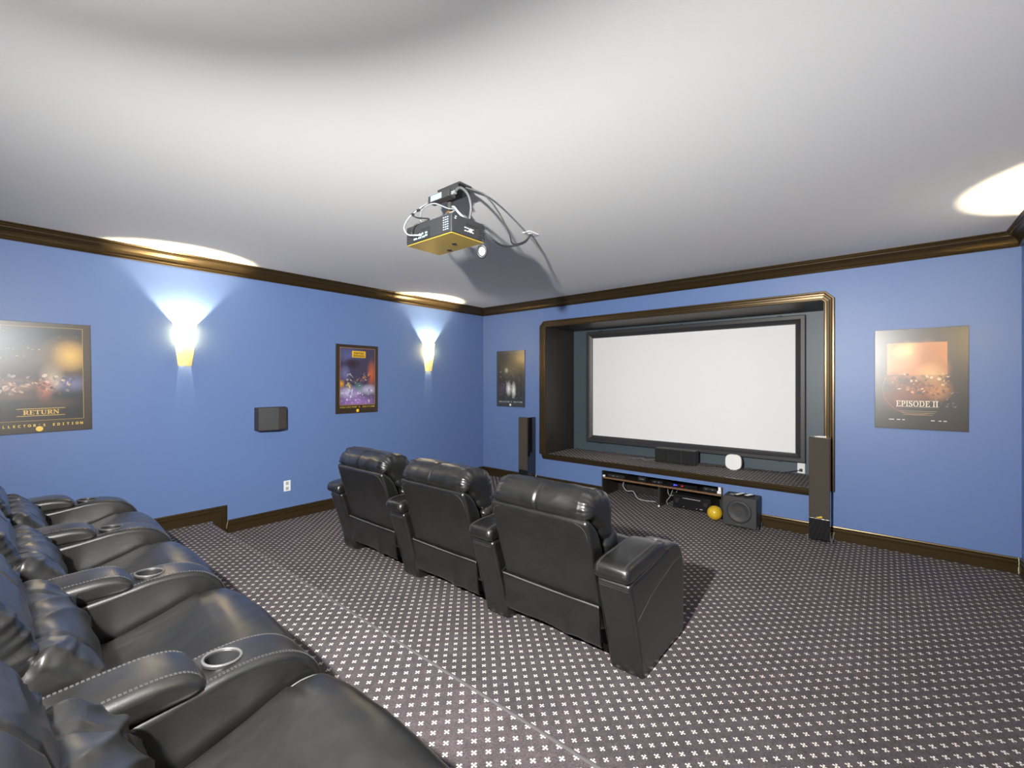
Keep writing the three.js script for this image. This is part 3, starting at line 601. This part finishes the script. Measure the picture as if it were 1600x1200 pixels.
{
  const b1 = new THREE.PointLight(0x4a50ff, 0.006, 0, 2); b1.position.set(-1.93, SH + 0.024, -5.29); b1.castShadow = true; scene.add(b1);
  const b2 = new THREE.PointLight(0xff3020, 0.003, 0, 2); b2.position.set(-1.84, SH + 0.022, -5.29); b2.castShadow = true; scene.add(b2);
}
smallBox(-1.55, -5.44, 0.15, 0.03, 0.12, 'media_hub', 'small black hub at the subwoofer end of the cubby shelf', [-0.04, 0.03]);
solid('bracket_light', [box(0.03, 0.026, 0.022, CUB.x0 + 0.034, SH + 0.014, FRONT + 0.004, 0.004)], M.white, 'small white sensor at the left end of the cubby shelf', 'sensor');
solid('power_adapter', [box(0.045, 0.03, 0.05, 0, 0.015, 0, 0.006), box(0.03, 0.05, 0.03, 0, 0.055, -0.01, 0.004)].map((g) => g.translate(CUB.x1 - 0.045, SH, FRONT - 0.035)), M.white, 'white power adapter at the subwoofer end of the cubby shelf', 'adapter');
solid('white_cord', tube([[-2.62, 0.24, -5.45], [-2.66, 0.15, -5.44], [-2.60, 0.09, -5.42], [-2.50, 0.10, -5.40], [-2.42, 0.03, -5.37], [-2.30, 0.02, -5.36], [-2.20, 0.02, -5.40]], 0.006, 60, 7), M.whiteCable, 'white cord looping down under the cubby shelf', 'cable');
solid('shelf_peg', box(0.018, 0.022, 0.012, -2.105, 0.012, FRONT + 0.011, 0.003), M.white, 'small white peg at the foot of the cubby divider', 'peg');
solid('wire_bundle', [tube([[-2.06, 0.235, -5.45], [-2.04, 0.15, -5.40], [-2.02, 0.12, -5.42], [-1.98, 0.14, -5.46], [-1.96, 0.19, -5.5]], 0.004, 40, 6), tube([[-2.0, 0.235, -5.5], [-2.03, 0.10, -5.42], [-2.06, 0.05, -5.40], [-2.05, 0.01, -5.42]], 0.004, 30, 6)], M.whiteCable, 'pale wires hanging beside the receiver', 'cable');

// ---------------------------------------------------------------- wall sconces
function sconceParts() {
  const g = new THREE.Group(), H = 0.395, pts = [];
  for (let i = 0; i <= 14; i++) { const t = i / 14; pts.push(new THREE.Vector2(0.054 + 0.040 * Math.pow(t, 0.9), -H / 2 + H * t)); }
  pts.unshift(new THREE.Vector2(0.046, -H / 2 - 0.004));
  const shadeG = new THREE.LatheGeometry(pts, 28, 0, Math.PI); // half cone, the flat side on the wall
  shadeG.rotateY(0); 
  part('glass_shade', shadeG, M.opal, g, 'glowing opal glass half cone');
  part('back_plate', box(0.07, 0.16, 0.008, 0, -0.02, 0.004, 0.002).rotateY(Math.PI / 2), M.white, g);
  part('lamp_holder', cyl(0.013, 0.013, 0.05, 0.040, 0.035, 0, 16), M.white, g);
  const bulb = new THREE.SphereGeometry(0.016, 20, 14); bulb.translate(0.040, 0.085, 0);
  part('bulb', bulb, M.bulb, g);
  return g;
}
const sconceProto = sconceParts();
function sconce(z, side, label) {
  const c = sconceProto.clone(); c.name = numbered('wall_sconce');
  c.position.set(side < 0 ? LEFT : RIGHT, 1.872, z); c.rotation.y = side < 0 ? 0 : Math.PI;
  c.userData = { label, category: 'sconce', group: 'lit wall sconces' };
  const l = new THREE.PointLight(SCONCE_COLOR, SCONCE_POWER, 0, 2); l.position.set(0.040, 0.085, 0); l.castShadow = true; l.shadow.radius = 0.7; l.name = 'sconce_light';
  c.add(l); scene.add(c); return c;
}
sconce(-1.215, -1, 'lit opal glass half cone sconce on the wall between two posters');
sconce(-4.13, -1, 'lit opal glass half cone sconce on the wall close to the room corner');
sconce(-4.13, 1, 'lit opal glass half cone sconce on the wall beside the camera near the front');
sconce(-1.215, 1, 'lit opal glass half cone sconce on the wall beside the camera near the back row');

// surround speaker and outlet on the sconce wall
{
  const t = thing('surround_speaker', 'dark brown faceted surround speaker mounted on the blue wall', 'speaker', [LEFT, 1.128, -1.965]);
  const top = [[0, 0.145], [0.085, 0.135], [0.115, 0.075], [0.115, -0.09], [0, -0.145]]; // x out, z
  const s = new THREE.Shape(); [[0, 0.142], [0.09, 0.135], [0.125, -0.045], [0.085, -0.135], [0, -0.142]].forEach(([x, z], i) => (i ? s.lineTo(x, -z) : s.moveTo(x, -z))); s.closePath();
  const g = new THREE.ExtrudeGeometry(s, { depth: 0.22, bevelEnabled: true, bevelSize: 0.006, bevelThickness: 0.012, bevelSegments: 3 });
  g.rotateX(-Math.PI / 2).translate(0.006, -0.11, 0);
  part('cabinet', g, M.satinBlack, t);
  const a = V(0.098, 0, 0.13), b = V(0.132, 0, -0.045), w = a.distanceTo(b), ang = Math.atan2(b.x - a.x, -(b.z - a.z));
  const gr = box(0.008, 0.215, w * 0.94, 0, 0, 0, 0.003); gr.rotateY(-ang).translate((a.x + b.x) / 2 + 0.001, 0, (a.z + b.z) / 2);
  part('grille', gr, M.grille, t, 'brown cloth grille');
  const c = V(0.132, 0, -0.05), d = V(0.092, 0, -0.136), w2 = c.distanceTo(d), ang2 = Math.atan2(d.x - c.x, -(d.z - c.z));
  part('side_grille', box(0.008, 0.215, w2 * 0.92, 0, 0, 0, 0.003).rotateY(-ang2).translate((c.x + d.x) / 2 + 0.001, 0, (c.z + d.z) / 2), M.grille, t);
  part('badge', box(0.003, 0.008, 0.022, 0.129, -0.095, -0.02), M.brass, t);
}
{
  const t = thing('wall_outlet', 'white double outlet plate low on the blue wall', 'outlet', [LEFT, 0.369, -2.150]);
  part('plate', box(0.006, 0.116, 0.073, 0.003, 0, 0, 0.002), M.white, t);
  for (const y of [-0.028, 0.028]) part('socket', [box(0.003, 0.034, 0.030, 0.0065, y, 0, 0.001), box(0.001, 0.010, 0.003, 0.0084, y, -0.006), box(0.001, 0.010, 0.003, 0.0084, y, 0.006)], M.pale, t);
}

// ---------------------------------------------------------------- posters
function canvasTex(w, h, draw) {
  const c = document.createElement('canvas'); c.width = w; c.height = h; draw(c.getContext('2d'), w, h);
  const t = new THREE.CanvasTexture(c); t.colorSpace = THREE.SRGBColorSpace; return t;
}
function blotch(x, cx, cy, rx, ry, col, a) {
  x.save(); x.translate(cx, cy); x.scale(1, ry / rx); const g = x.createRadialGradient(0, 0, 0, 0, 0, rx); g.addColorStop(0, `rgba(${col},${a})`); g.addColorStop(0.6, `rgba(${col},${a * 0.55})`); g.addColorStop(1, `rgba(${col},0)`); x.fillStyle = g; x.beginPath(); x.arc(0, 0, rx, 0, 7); x.fill(); x.restore();
}
function speckle(x, x0, y0, w, h, n, cols, s0, s1) {
  for (let i = 0; i < n; i++) { x.fillStyle = `rgba(${cols[Math.floor(rnd() * cols.length)]},${0.25 + rnd() * 0.6})`; x.beginPath(); x.ellipse(x0 + rnd() * w, y0 + rnd() * h, s0 + rnd() * s1, (s0 + rnd() * s1) * (0.5 + rnd()), rnd() * 3, 0, 7); x.fill(); }
}
function editionLine(x, w, h, col, y = 0.934, emblem = true) {
  x.fillStyle = col; x.font = 'bold ' + Math.round(w * 0.046) + 'px sans-serif'; x.textAlign = 'center'; x.textBaseline = 'middle';
  const s = "COLLECTOR'S EDITION", step = w * 0.84 / s.length;
  [...s].forEach((ch, i) => x.fillText(ch, w * 0.08 + (i + 0.5) * step, h * y));
  if (emblem) { x.beginPath(); x.arc(w / 2, h * 0.966, w * 0.034, 0, 7); x.fill(); }
}
function poster(name, label, mat, w, h, place) {
  const t = thing(name, label, 'poster', [0, 0, 0], 0);
  const edge = part('backing', box(w, h, 0.012, 0, 0, 0.006, 0.001), M.satinBlack, t);
  const f = part('print', new THREE.PlaneGeometry(w - 0.004, h - 0.004).translate(0, 0, 0.0124), mat, t);
  place(t); return t;
}
const laminate = (map) => new THREE.MeshPhysicalMaterial({ map, roughness: 0.32, specularIntensity: 1, clearcoat: 0.5, clearcoatRoughness: 0.28 });
const posterA = laminate(canvasTex(768, 1104, (x, w, h) => {
  x.fillStyle = '#3a2f22'; x.fillRect(0, 0, w, h);
  x.fillStyle = '#20242c'; x.fillRect(w * 0.08, h * 0.04, w * 0.84, h * 0.85);
  x.save(); x.beginPath(); x.rect(w * 0.08, h * 0.04, w * 0.84, h * 0.85); x.clip();
  blotch(x, w * 0.25, h * 0.18, w * 0.5, h * 0.25, '66,84,104', 0.9); blotch(x, w * 0.78, h * 0.3, w * 0.3, h * 0.22, '196,140,60', 0.8); blotch(x, w * 0.8, h * 0.56, w * 0.28, h * 0.10, '130,130,175', 0.8);
  blotch(x, w * 0.30, h * 0.57, w * 0.3, h * 0.08, '170,120,96', 0.9); blotch(x, w * 0.62, h * 0.5, w * 0.14, h * 0.17, '205,180,150', 0.9); blotch(x, w * 0.55, h * 0.62, w * 0.1, h * 0.13, '190,110,86', 0.9);
  blotch(x, w * 0.5, h * 0.34, w * 0.34, h * 0.2, '120,104,92', 0.7); blotch(x, w * 0.8, h * 0.30, w * 0.2, h * 0.16, '232,186,92', 0.85); blotch(x, w * 0.3, h * 0.66, w * 0.3, h * 0.06, '120,84,66', 0.8); blotch(x, w * 0.6, h * 0.74, w * 0.34, h * 0.07, '92,66,48', 0.8);
  speckle(x, w * 0.12, h * 0.48, w * 0.7, h * 0.17, 90, ['220,190,165', '90,60,50', '60,60,80', '200,170,140'], 6, 16);
  speckle(x, w * 0.1, h * 0.06, w * 0.8, h * 0.3, 40, ['150,160,175', '200,170,120'], 2, 7);
  blotch(x, w * 0.5, h * 0.85, w * 0.5, h * 0.12, '40,34,30', 0.9);
  x.restore();
  x.strokeStyle = '#cda64a'; x.lineWidth = 3; x.strokeRect(w * 0.08, h * 0.04, w * 0.84, h * 0.85);
  x.strokeStyle = x.fillStyle = '#e2b84e'; x.lineWidth = 5; for (const y of [0.782, 0.846]) { x.beginPath(); x.moveTo(w * 0.30, h * y); x.lineTo(w * 0.74, h * y); x.stroke(); }
  x.font = 'bold ' + Math.round(w * 0.078) + 'px serif'; x.textAlign = 'center'; x.textBaseline = 'middle'; x.fillText('RETURN', w * 0.52, h * 0.815);
  editionLine(x, w, h, '#e8c455');
}));
const posterB = laminate(canvasTex(640, 928, (x, w, h) => {
  x.fillStyle = '#33261a'; x.fillRect(0, 0, w, h);
  x.save(); x.beginPath(); x.rect(w * 0.085, h * 0.045, w * 0.84, h * 0.835); x.clip();
  x.fillStyle = '#3a3550'; x.fillRect(0, 0, w, h);
  blotch(x, w * 0.3, h * 0.15, w * 0.4, h * 0.14, '90,100,150', 0.8); blotch(x, w * 0.38, h * 0.27, w * 0.2, h * 0.09, '45,32,38', 1); blotch(x, w * 0.84, h * 0.42, w * 0.13, h * 0.25, '205,90,50', 0.95); blotch(x, w * 0.2, h * 0.42, w * 0.15, h * 0.14, '120,120,170', 0.8);
  blotch(x, w * 0.3, h * 0.70, w * 0.35, h * 0.12, '200,200,225', 0.95); blotch(x, w * 0.75, h * 0.66, w * 0.3, h * 0.1, '205,205,225', 0.9); blotch(x, w * 0.5, h * 0.84, w * 0.6, h * 0.12, '160,120,190', 0.95);
  blotch(x, w * 0.12, h * 0.57, w * 0.09, h * 0.07, '235,160,40', 0.9); blotch(x, w * 0.52, h * 0.6, w * 0.12, h * 0.1, '90,130,120', 0.8);
  speckle(x, w * 0.2, h * 0.40, w * 0.6, h * 0.2, 90, ['230,225,220', '60,40,45', '200,130,70', '90,70,110', '40,40,60'], 4, 14);
  speckle(x, w * 0.1, h * 0.66, w * 0.8, h * 0.2, 90, ['235,230,240', '170,130,200', '130,100,170'], 4, 16); speckle(x, w * 0.24, h * 0.55, w * 0.08, h * 0.1, 14, ['240,210,60'], 5, 9);
  x.restore();
  x.strokeStyle = '#b98a45'; x.lineWidth = 5; x.strokeRect(w * 0.085, h * 0.045, w * 0.84, h * 0.835);
  x.fillStyle = '#d9ae28'; x.fillRect(w * 0.36, h * 0.085, w * 0.33, h * 0.098);
  x.fillStyle = '#3c2a18'; x.font = 'bold ' + Math.round(w * 0.068) + 'px sans-serif'; x.textAlign = 'center'; x.textBaseline = 'middle'; x.fillText('EMPIRE', w * 0.525, h * 0.12); for (const y of [0.147, 0.163]) x.fillRect(w * 0.39, h * y, w * 0.27, h * 0.008);
  editionLine(x, w, h, '#eccb2e', 0.912);
}));
const posterC = laminate(canvasTex(480, 736, (x, w, h) => {
  x.fillStyle = '#34363c'; x.fillRect(0, 0, w, h);
  x.fillStyle = '#2b2a26'; x.fillRect(w * 0.07, h * 0.05, w * 0.86, h * 0.83);
  blotch(x, w * 0.5, h * 0.35, w * 0.4, h * 0.2, '90,86,66', 0.9); blotch(x, w * 0.2, h * 0.7, w * 0.2, h * 0.14, '70,60,84', 0.8);
  speckle(x, w * 0.12, h * 0.3, w * 0.76, h * 0.56, 130, ['150,150,150', '40,36,40', '100,95,80', '120,120,140'], 3, 10);
  blotch(x, w * 0.44, h * 0.68, w * 0.12, h * 0.16, '240,240,236', 1); blotch(x, w * 0.62, h * 0.70, w * 0.10, h * 0.18, '240,240,236', 1); blotch(x, w * 0.36, h * 0.35, w * 0.08, h * 0.06, '190,190,170', 0.9);
  editionLine(x, w, h, '#e6e6d8', 0.915);
}));
const posterD = laminate(canvasTex(704, 1024, (x, w, h) => {
  x.fillStyle = '#2c241c'; x.fillRect(0, 0, w, h);
  x.fillStyle = '#c07a38'; x.fillRect(w * 0.14, h * 0.14, w * 0.65, h * 0.32); blotch(x, w * 0.38, h * 0.23, w * 0.2, h * 0.12, '250,214,140', 1);
  blotch(x, w * 0.58, h * 0.26, w * 0.22, h * 0.17, '170,105,55', 1); blotch(x, w * 0.42, h * 0.43, w * 0.16, h * 0.13, '190,120,70', 1); blotch(x, w * 0.72, h * 0.40, w * 0.13, h * 0.12, '165,110,60', 1); blotch(x, w * 0.22, h * 0.50, w * 0.13, h * 0.09, '130,76,44', 1);
  blotch(x, w * 0.5, h * 0.62, w * 0.4, h * 0.14, '150,76,40', 0.95); blotch(x, w * 0.25, h * 0.7, w * 0.22, h * 0.14, '110,50,32', 0.9); blotch(x, w * 0.7, h * 0.6, w * 0.16, h * 0.14, '190,130,70', 0.9);
  x.strokeStyle = 'rgba(196,104,58,0.8)'; x.lineWidth = 4; x.beginPath(); x.arc(w * 0.46, h * 0.60, w * 0.37, 1.2, 3.6); x.stroke(); blotch(x, w * 0.34, h * 0.33, w * 0.2, h * 0.1, '206,140,84', 0.9); blotch(x, w * 0.62, h * 0.45, w * 0.2, h * 0.12, '222,170,110', 0.9);
  speckle(x, w * 0.2, h * 0.44, w * 0.6, h * 0.22, 110, ['230,200,160', '80,44,26', '170,110,60', '60,50,50'], 4, 12); speckle(x, w * 0.66, h * 0.62, w * 0.24, h * 0.16, 40, ['150,160,180', '90,90,100'], 2, 6);
  x.fillStyle = '#f0e2c6'; x.font = Math.round(w * 0.105) + 'px serif'; x.textAlign = 'center'; x.textBaseline = 'middle'; x.fillText('EPISODE II', w * 0.47, h * 0.748, w * 0.46);
  x.fillRect(w * 0.24, h * 0.716, w * 0.46, 2); x.fillRect(w * 0.24, h * 0.778, w * 0.46, 2); x.fillStyle = '#b9a078'; for (let i = 0; i < 3; i++) x.fillRect(w * (0.28 + 0.02 * i), h * (0.82 + i * 0.018), w * (0.4 - 0.04 * i), 3);
  x.fillStyle = '#cfc6b4'; for (const [a, b] of [[0.16, 0.06], [0.25, 0.04], [0.31, 0.03], [0.62, 0.04], [0.70, 0.03], [0.75, 0.035]]) x.fillRect(w * a, h * 0.905, w * b, 9);
}));
const onLeft = (z, y, roll) => (t) => { t.position.set(LEFT, y, z); t.rotation.set(0, Math.PI / 2, 0); t.rotateZ(roll); };
const onFront = (x, y, roll) => (t) => { t.position.set(x, y, FRONT); t.rotateZ(roll); };
poster('wall_poster', 'laminated dark poster with RETURN title and golden sky on the sconce wall', posterA, 0.60, 0.862, onLeft(-0.268, 1.555, 0.012));
poster('wall_poster', 'brown bordered poster with yellow title block and purple clouds between sconces', posterB, 0.575, 0.848, onLeft(-3.003, 1.553, -0.004));
poster('wall_poster', 'grey black and white toned poster by the room corner beside the tower speaker', posterC, 0.57, 0.874, onFront(-4.47, 1.564, 0.0));
poster('wall_poster', 'orange and brown EPISODE II poster on the front wall right of the alcove casing', posterD, 0.606, 0.888, onFront(0.228, 1.546, 0.0));

// ---------------------------------------------------------------- projector on its ceiling mount
{
  const x0 = -2.26, x1 = -1.849, y0 = 2.359, y1 = 2.47, z0 = -1.937, z1 = -1.672, cx = (x0 + x1) / 2, cz = (z0 + z1) / 2;
  const t = thing('projector', 'black projector with warm sconce glow painted on its base hanging from a ceiling bracket', 'projector', [cx, y0, cz]);
  const w = x1 - x0, h = y1 - y0, d = z1 - z0;
  part('case', box(w, h - 0.004, d, 0, h / 2 + 0.002, 0, 0.008, 3), M.projector, t);
  part('base_plate', box(w - 0.008, 0.006, d - 0.008, 0, 0.001, 0, 0.0025), M.projectorBaseSconceGlow, t, 'smooth base facing down with warm reflected light in its colour');
  for (const [x, z] of [[-0.06, -0.09], [0.06, -0.02]]) part('screw_recess', [new THREE.TorusGeometry(0.014, 0.002, 8, 24).rotateX(Math.PI / 2).translate(x, -0.0025, z), cyl(0.010, 0.013, 0.003, x, -0.0026, z, 20)], M.blackPlastic, t);
  const ventA = [], ventB = [], ports = [], btn = [];
  for (let i = 0; i < 3; i++) for (let j = 0; j < 6; j++) { ventA.push(box(0.010, 0.006, 0.003, w / 2 - 0.030 - i * 0.017, 0.024 + j * 0.0135, d / 2 + 0.0005)); ventB.push(box(0.008, 0.007, 0.003, -w / 2 + 0.018 + i * 0.013, 0.022 + j * 0.0135, d / 2 + 0.0005)); }
  part('vent_slot', ventA, M.label, t, 'pale vent slots'); part('vent_slot', ventB, M.blackPlastic, t);
  part('port_panel', box(0.16, 0.045, 0.004, -0.06, 0.032, d / 2), M.glossBlack, t);
  for (const [px, py, pw] of [[-0.11, 0.022, 0.03], [-0.07, 0.022, 0.026], [-0.035, 0.022, 0.022], [-0.10, 0.042, 0.018], [-0.072, 0.042, 0.018], [-0.045, 0.042, 0.014], [-0.01, 0.026, 0.018], [-0.01, 0.042, 0.018]]) ports.push(box(pw, 0.011, 0.006, px, py, d / 2 + 0.003, 0.001));
  part('port', ports, M.label, t, 'row of pale sockets');
  part('rear_slot', box(0.08, 0.010, 0.004, -0.02, 0.068, d / 2 + 0.0005), M.glossBlack, t);
  for (const [bz, by] of [[0.055, 0.052], [0.036, 0.052], [0.055, 0.034], [0.036, 0.034], [-0.004, 0.052], [-0.004, 0.034]]) btn.push(box(0.004, 0.007, 0.014, w / 2 + 0.001, by, bz - 0.03, 0.001));
  btn.push(cyl(0.013, 0.013, 0.004, w / 2 + 0.001, 0.043, -0.015, 24, 'x'));
  part('button', btn, M.pale, t, 'pale control buttons');
  part('side_slot', box(0.004, 0.013, 0.085, w / 2 + 0.0005, 0.076, -0.03), M.glossBlack, t);
  const rib = []; for (let i = 0; i < 7; i++) rib.push(box(0.006, 0.006, 0.05, w / 2 + 0.001, 0.02 + i * 0.0125, -d / 2 + 0.026));
  part('side_rib', rib, M.projector, t);
  part('side_mark', [box(0.003, 0.006, 0.012, w / 2 + 0.0006, 0.095, 0.10), box(0.003, 0.006, 0.012, w / 2 + 0.0006, 0.084, 0.104)], M.pale, t);
  const lens = new THREE.LatheGeometry([[0.0, 0], [0.024, 0.002], [0.028, 0.012], [0.034, 0.014], [0.036, 0.0], [0.036, -0.02]].map(([x, y]) => new THREE.Vector2(x, y)), 32);
  part('lens', lens.rotateX(-Math.PI / 2).translate(0.11, 0.055, -d / 2 - 0.002), M.glossBlack, t, 'round glass lens');
  // mount
  const onto = (px, py, pz) => (geo) => merge([].concat(geo)).translate(px - cx, py - y0, pz - cz), mg = onto(-2.045, CEIL, -1.855), eg = onto(-2.05, 2.635, -1.775);
  part('mount_plate', mg(box(0.20, 0.012, 0.10, 0.02, -0.006, 0, 0.002)), M.satinBlack, t);
  part('bracket', mg([box(0.17, 0.035, 0.012, 0.02, -0.03, 0.046, 0.002), box(0.17, 0.035, 0.012, 0.02, -0.03, -0.046, 0.002), box(0.17, 0.008, 0.10, 0.02, -0.045, 0, 0.002)]), M.satinBlack, t);
  part('mount_pole', mg(cyl(0.018, 0.018, 0.16, 0, -0.10, 0.02, 20)), M.satinBlack, t);
  part('joint', mg([new THREE.SphereGeometry(0.027, 20, 14).translate(0, -0.165, 0.02), cyl(0.022, 0.022, 0.02, 0, -0.185, 0.02, 20)]), M.brass, t, 'brass coloured ball joint');
  part('spider_arm', mg([box(0.20, 0.010, 0.02, 0, -0.206, 0.02, 0.002).rotateY(0.0), box(0.02, 0.010, 0.18, -0.09, -0.218 + 0.012, 0.03, 0.002), box(0.02, 0.010, 0.18, 0.09, -0.206, 0.03, 0.002)]), M.satinBlack, t);
  for (const [x, z] of [[-0.09, 0.11], [0.09, 0.11], [-0.09, -0.05], [0.09, -0.05]]) part('mount_post', mg(cyl(0.009, 0.009, 0.034, x, -0.224, z, 14)), M.brass, t);
  const e = part('signal_box', eg(box(0.19, 0.042, 0.055, 0, 0, 0, 0.004)), M.satinBlack, t, 'small black box under the ceiling bracket'); part('sticker', eg(box(0.10, 0.034, 0.001, -0.02, 0.0, 0.0279)), M.label, e, 'pale blue label');
  for (const sx of [-1, 1]) part('connector', eg(box(0.03, 0.02, 0.02, sx * 0.108, 0, 0, 0.002)), M.greyPlastic, e);
}
const projectorThing = scene.getObjectByName('projector');
const cableLabel = (geo, mat, label) => part('cable', merge([].concat(geo)).translate(-projectorThing.position.x, -projectorThing.position.y, -projectorThing.position.z), mat, projectorThing, label);
cableLabel(tube([[-1.93, 2.640, -1.775], [-1.89, 2.650, -1.775], [-1.845, 2.61, -1.79], [-1.835, 2.54, -1.81], [-1.86, 2.478, -1.825]], 0.008, 40, 8), M.greyCable, 'thick grey cable looping from bracket box to projector top');
cableLabel(tube([[-2.165, 2.632, -1.775], [-2.22, 2.60, -1.74], [-2.27, 2.545, -1.70], [-2.245, 2.46, -1.645], [-2.19, 2.405, -1.635], [-2.13, 2.392, -1.645], [-2.105, 2.392, -1.668]], 0.0045, 60, 7), M.whiteCable, 'pale cable arcing down into the projector back sockets');
cableLabel([tube([[-2.165, 2.625, -1.77], [-2.26, 2.575, -1.72], [-2.20, 2.53, -1.70], [-2.10, 2.50, -1.72], [-2.16, 2.46, -1.66], [-2.17, 2.41, -1.645], [-2.16, 2.40, -1.668]], 0.0045, 60, 7), box(0.03, 0.014, 0.014, -2.225, 2.59, -1.735, 0.003), box(0.028, 0.013, 0.013, -2.255, 2.565, -1.715, 0.003)], M.blackPlastic, 'black adapter cable with plugs beside the projector joint');
cableLabel(tube([[-2.0, 2.56, -1.79], [-2.06, 2.585, -1.72], [-2.14, 2.56, -1.70], [-2.18, 2.51, -1.72], [-2.10, 2.49, -1.74], [-2.0, 2.50, -1.74], [-1.95, 2.53, -1.78], [-1.97, 2.56, -1.82]], 0.0045, 60, 7, true), M.greyPlastic, 'coil of grey cable wound round the projector joint');
cableLabel(tube([[-1.98, 2.57, -1.80], [-1.94, 2.55, -1.78], [-1.90, 2.51, -1.77], [-1.88, 2.482, -1.79], [-1.90, 2.478, -1.83]], 0.007, 40, 7), M.whiteCable, 'short white cable lying over the projector top');
cableLabel(tube([[-1.853, 2.43, -1.925], [-1.87, 2.41, -2.03], [-1.93, 2.42, -2.18], [-2.03, 2.49, -2.42], [-2.12, 2.60, -2.68], [-2.17, 2.70, -2.81]], 0.007, 60, 8), M.greyCable, 'grey cable sagging from projector to ceiling wall plate');
cableLabel(tube([[-1.93, 2.69, -1.86], [-1.88, 2.67, -1.96], [-1.88, 2.60, -2.10], [-1.93, 2.52, -2.26], [-2.03, 2.505, -2.42], [-2.11, 2.60, -2.66], [-2.165, 2.70, -2.80]], 0.005, 70, 8), M.greyCable, 'thin grey cable drooping from bracket to ceiling wall plate');
{
  const t = thing('ceiling_plate', 'small white cable plate on the ceiling beyond the projector', 'plate', [-2.173, CEIL, -2.812], 0.0);
  part('plate', box(0.075, 0.006, 0.12, 0, -0.003, 0, 0.002), M.white, t); part('grommet', new THREE.TorusGeometry(0.014, 0.005, 10, 24).rotateX(Math.PI / 2).translate(0.0, -0.008, 0.01), M.pale, t);
}
{
  const t = thing('lens_cap', 'round lens cap with black rim dangling below the projector', 'lens cap', [-1.838, 2.300, -1.905], 0.75);
  part('rim', new THREE.TorusGeometry(0.033, 0.0085, 12, 36).scale(0.8, 1.05, 1), M.blackPlastic, t);
  part('disc', cyl(0.028, 0.028, 0.003, 0, 0, 0, 32, 'z').scale(0.8, 1.05, 1), M.pale, t, 'pale disc'); part('cord', tube([[0, 0.038, 0], [0.004, 0.052, 0.002], [0.006, 0.07, 0.004]], 0.002, 10, 6), M.blackPlastic, t);
}

// ---------------------------------------------------------------- the strobe on its stand behind the back row
{
  const t = thing('studio_flash', 'small photographic flash head on a black light stand', 'flash', [FLASH_AT.x, STEP, FLASH_AT.z + 0.27]);
  const hy = FLASH_AT.y - STEP;
  part('pole', cyl(0.012, 0.016, hy - 0.06, 0, (hy - 0.06) / 2 + 0.02, 0, 16), M.satinBlack, t);
  for (let i = 0; i < 3; i++) { const a = i * Math.PI * 2 / 3 + Math.PI / 6; part('leg', tube([[0, 0.32, 0], [Math.cos(a) * 0.17, 0.15, Math.sin(a) * 0.17], [Math.cos(a) * 0.32, 0.012, Math.sin(a) * 0.32]], 0.009, 12, 8), M.satinBlack, t); }
  const head = box(0.075, 0.065, 0.16, 0, 0, 0, 0.01); part('flash_head', head.translate(0, hy, -0.13), M.satinBlack, t);
  part('added_flag_disc', cyl(0.25, 0.25, 0.004, 0, hy + 0.073, -0.27, 48), M.satinBlack, t, 'added black disc keeping flash light off the near ceiling');  // added out of view to hold the flash off the near ceiling
  part('added_flag_arm', cyl(0.006, 0.006, 0.10, 0, hy + 0.026, -0.05, 10), M.satinBlack, t);
  part('added_fill_head', box(0.075, 0.15, 0.065, 0, ADDED_FILL_AT.y - STEP - 0.085, ADDED_FILL_AT.z - FLASH_AT.z - 0.27, 0.01), M.satinBlack, t);  // head added out of view for fill light
  part('added_fill_tube', cyl(0.026, 0.026, 0.004, 0, ADDED_FILL_AT.y - STEP - 0.0085, ADDED_FILL_AT.z - FLASH_AT.z - 0.27, 24), new THREE.MeshStandardMaterial({ color: 0xffffff, emissive: 0xffffff, emissiveIntensity: 4 }), t, 'glowing window of the added fill head');
  part('flash_tube', cyl(0.026, 0.026, 0.004, 0, hy, -0.2125, 24, 'z'), new THREE.MeshStandardMaterial({ color: 0xffffff, emissive: 0xffffff, emissiveIntensity: 4 }), t, 'glowing window of the added fill head');
}
renderer.render(scene, camera);
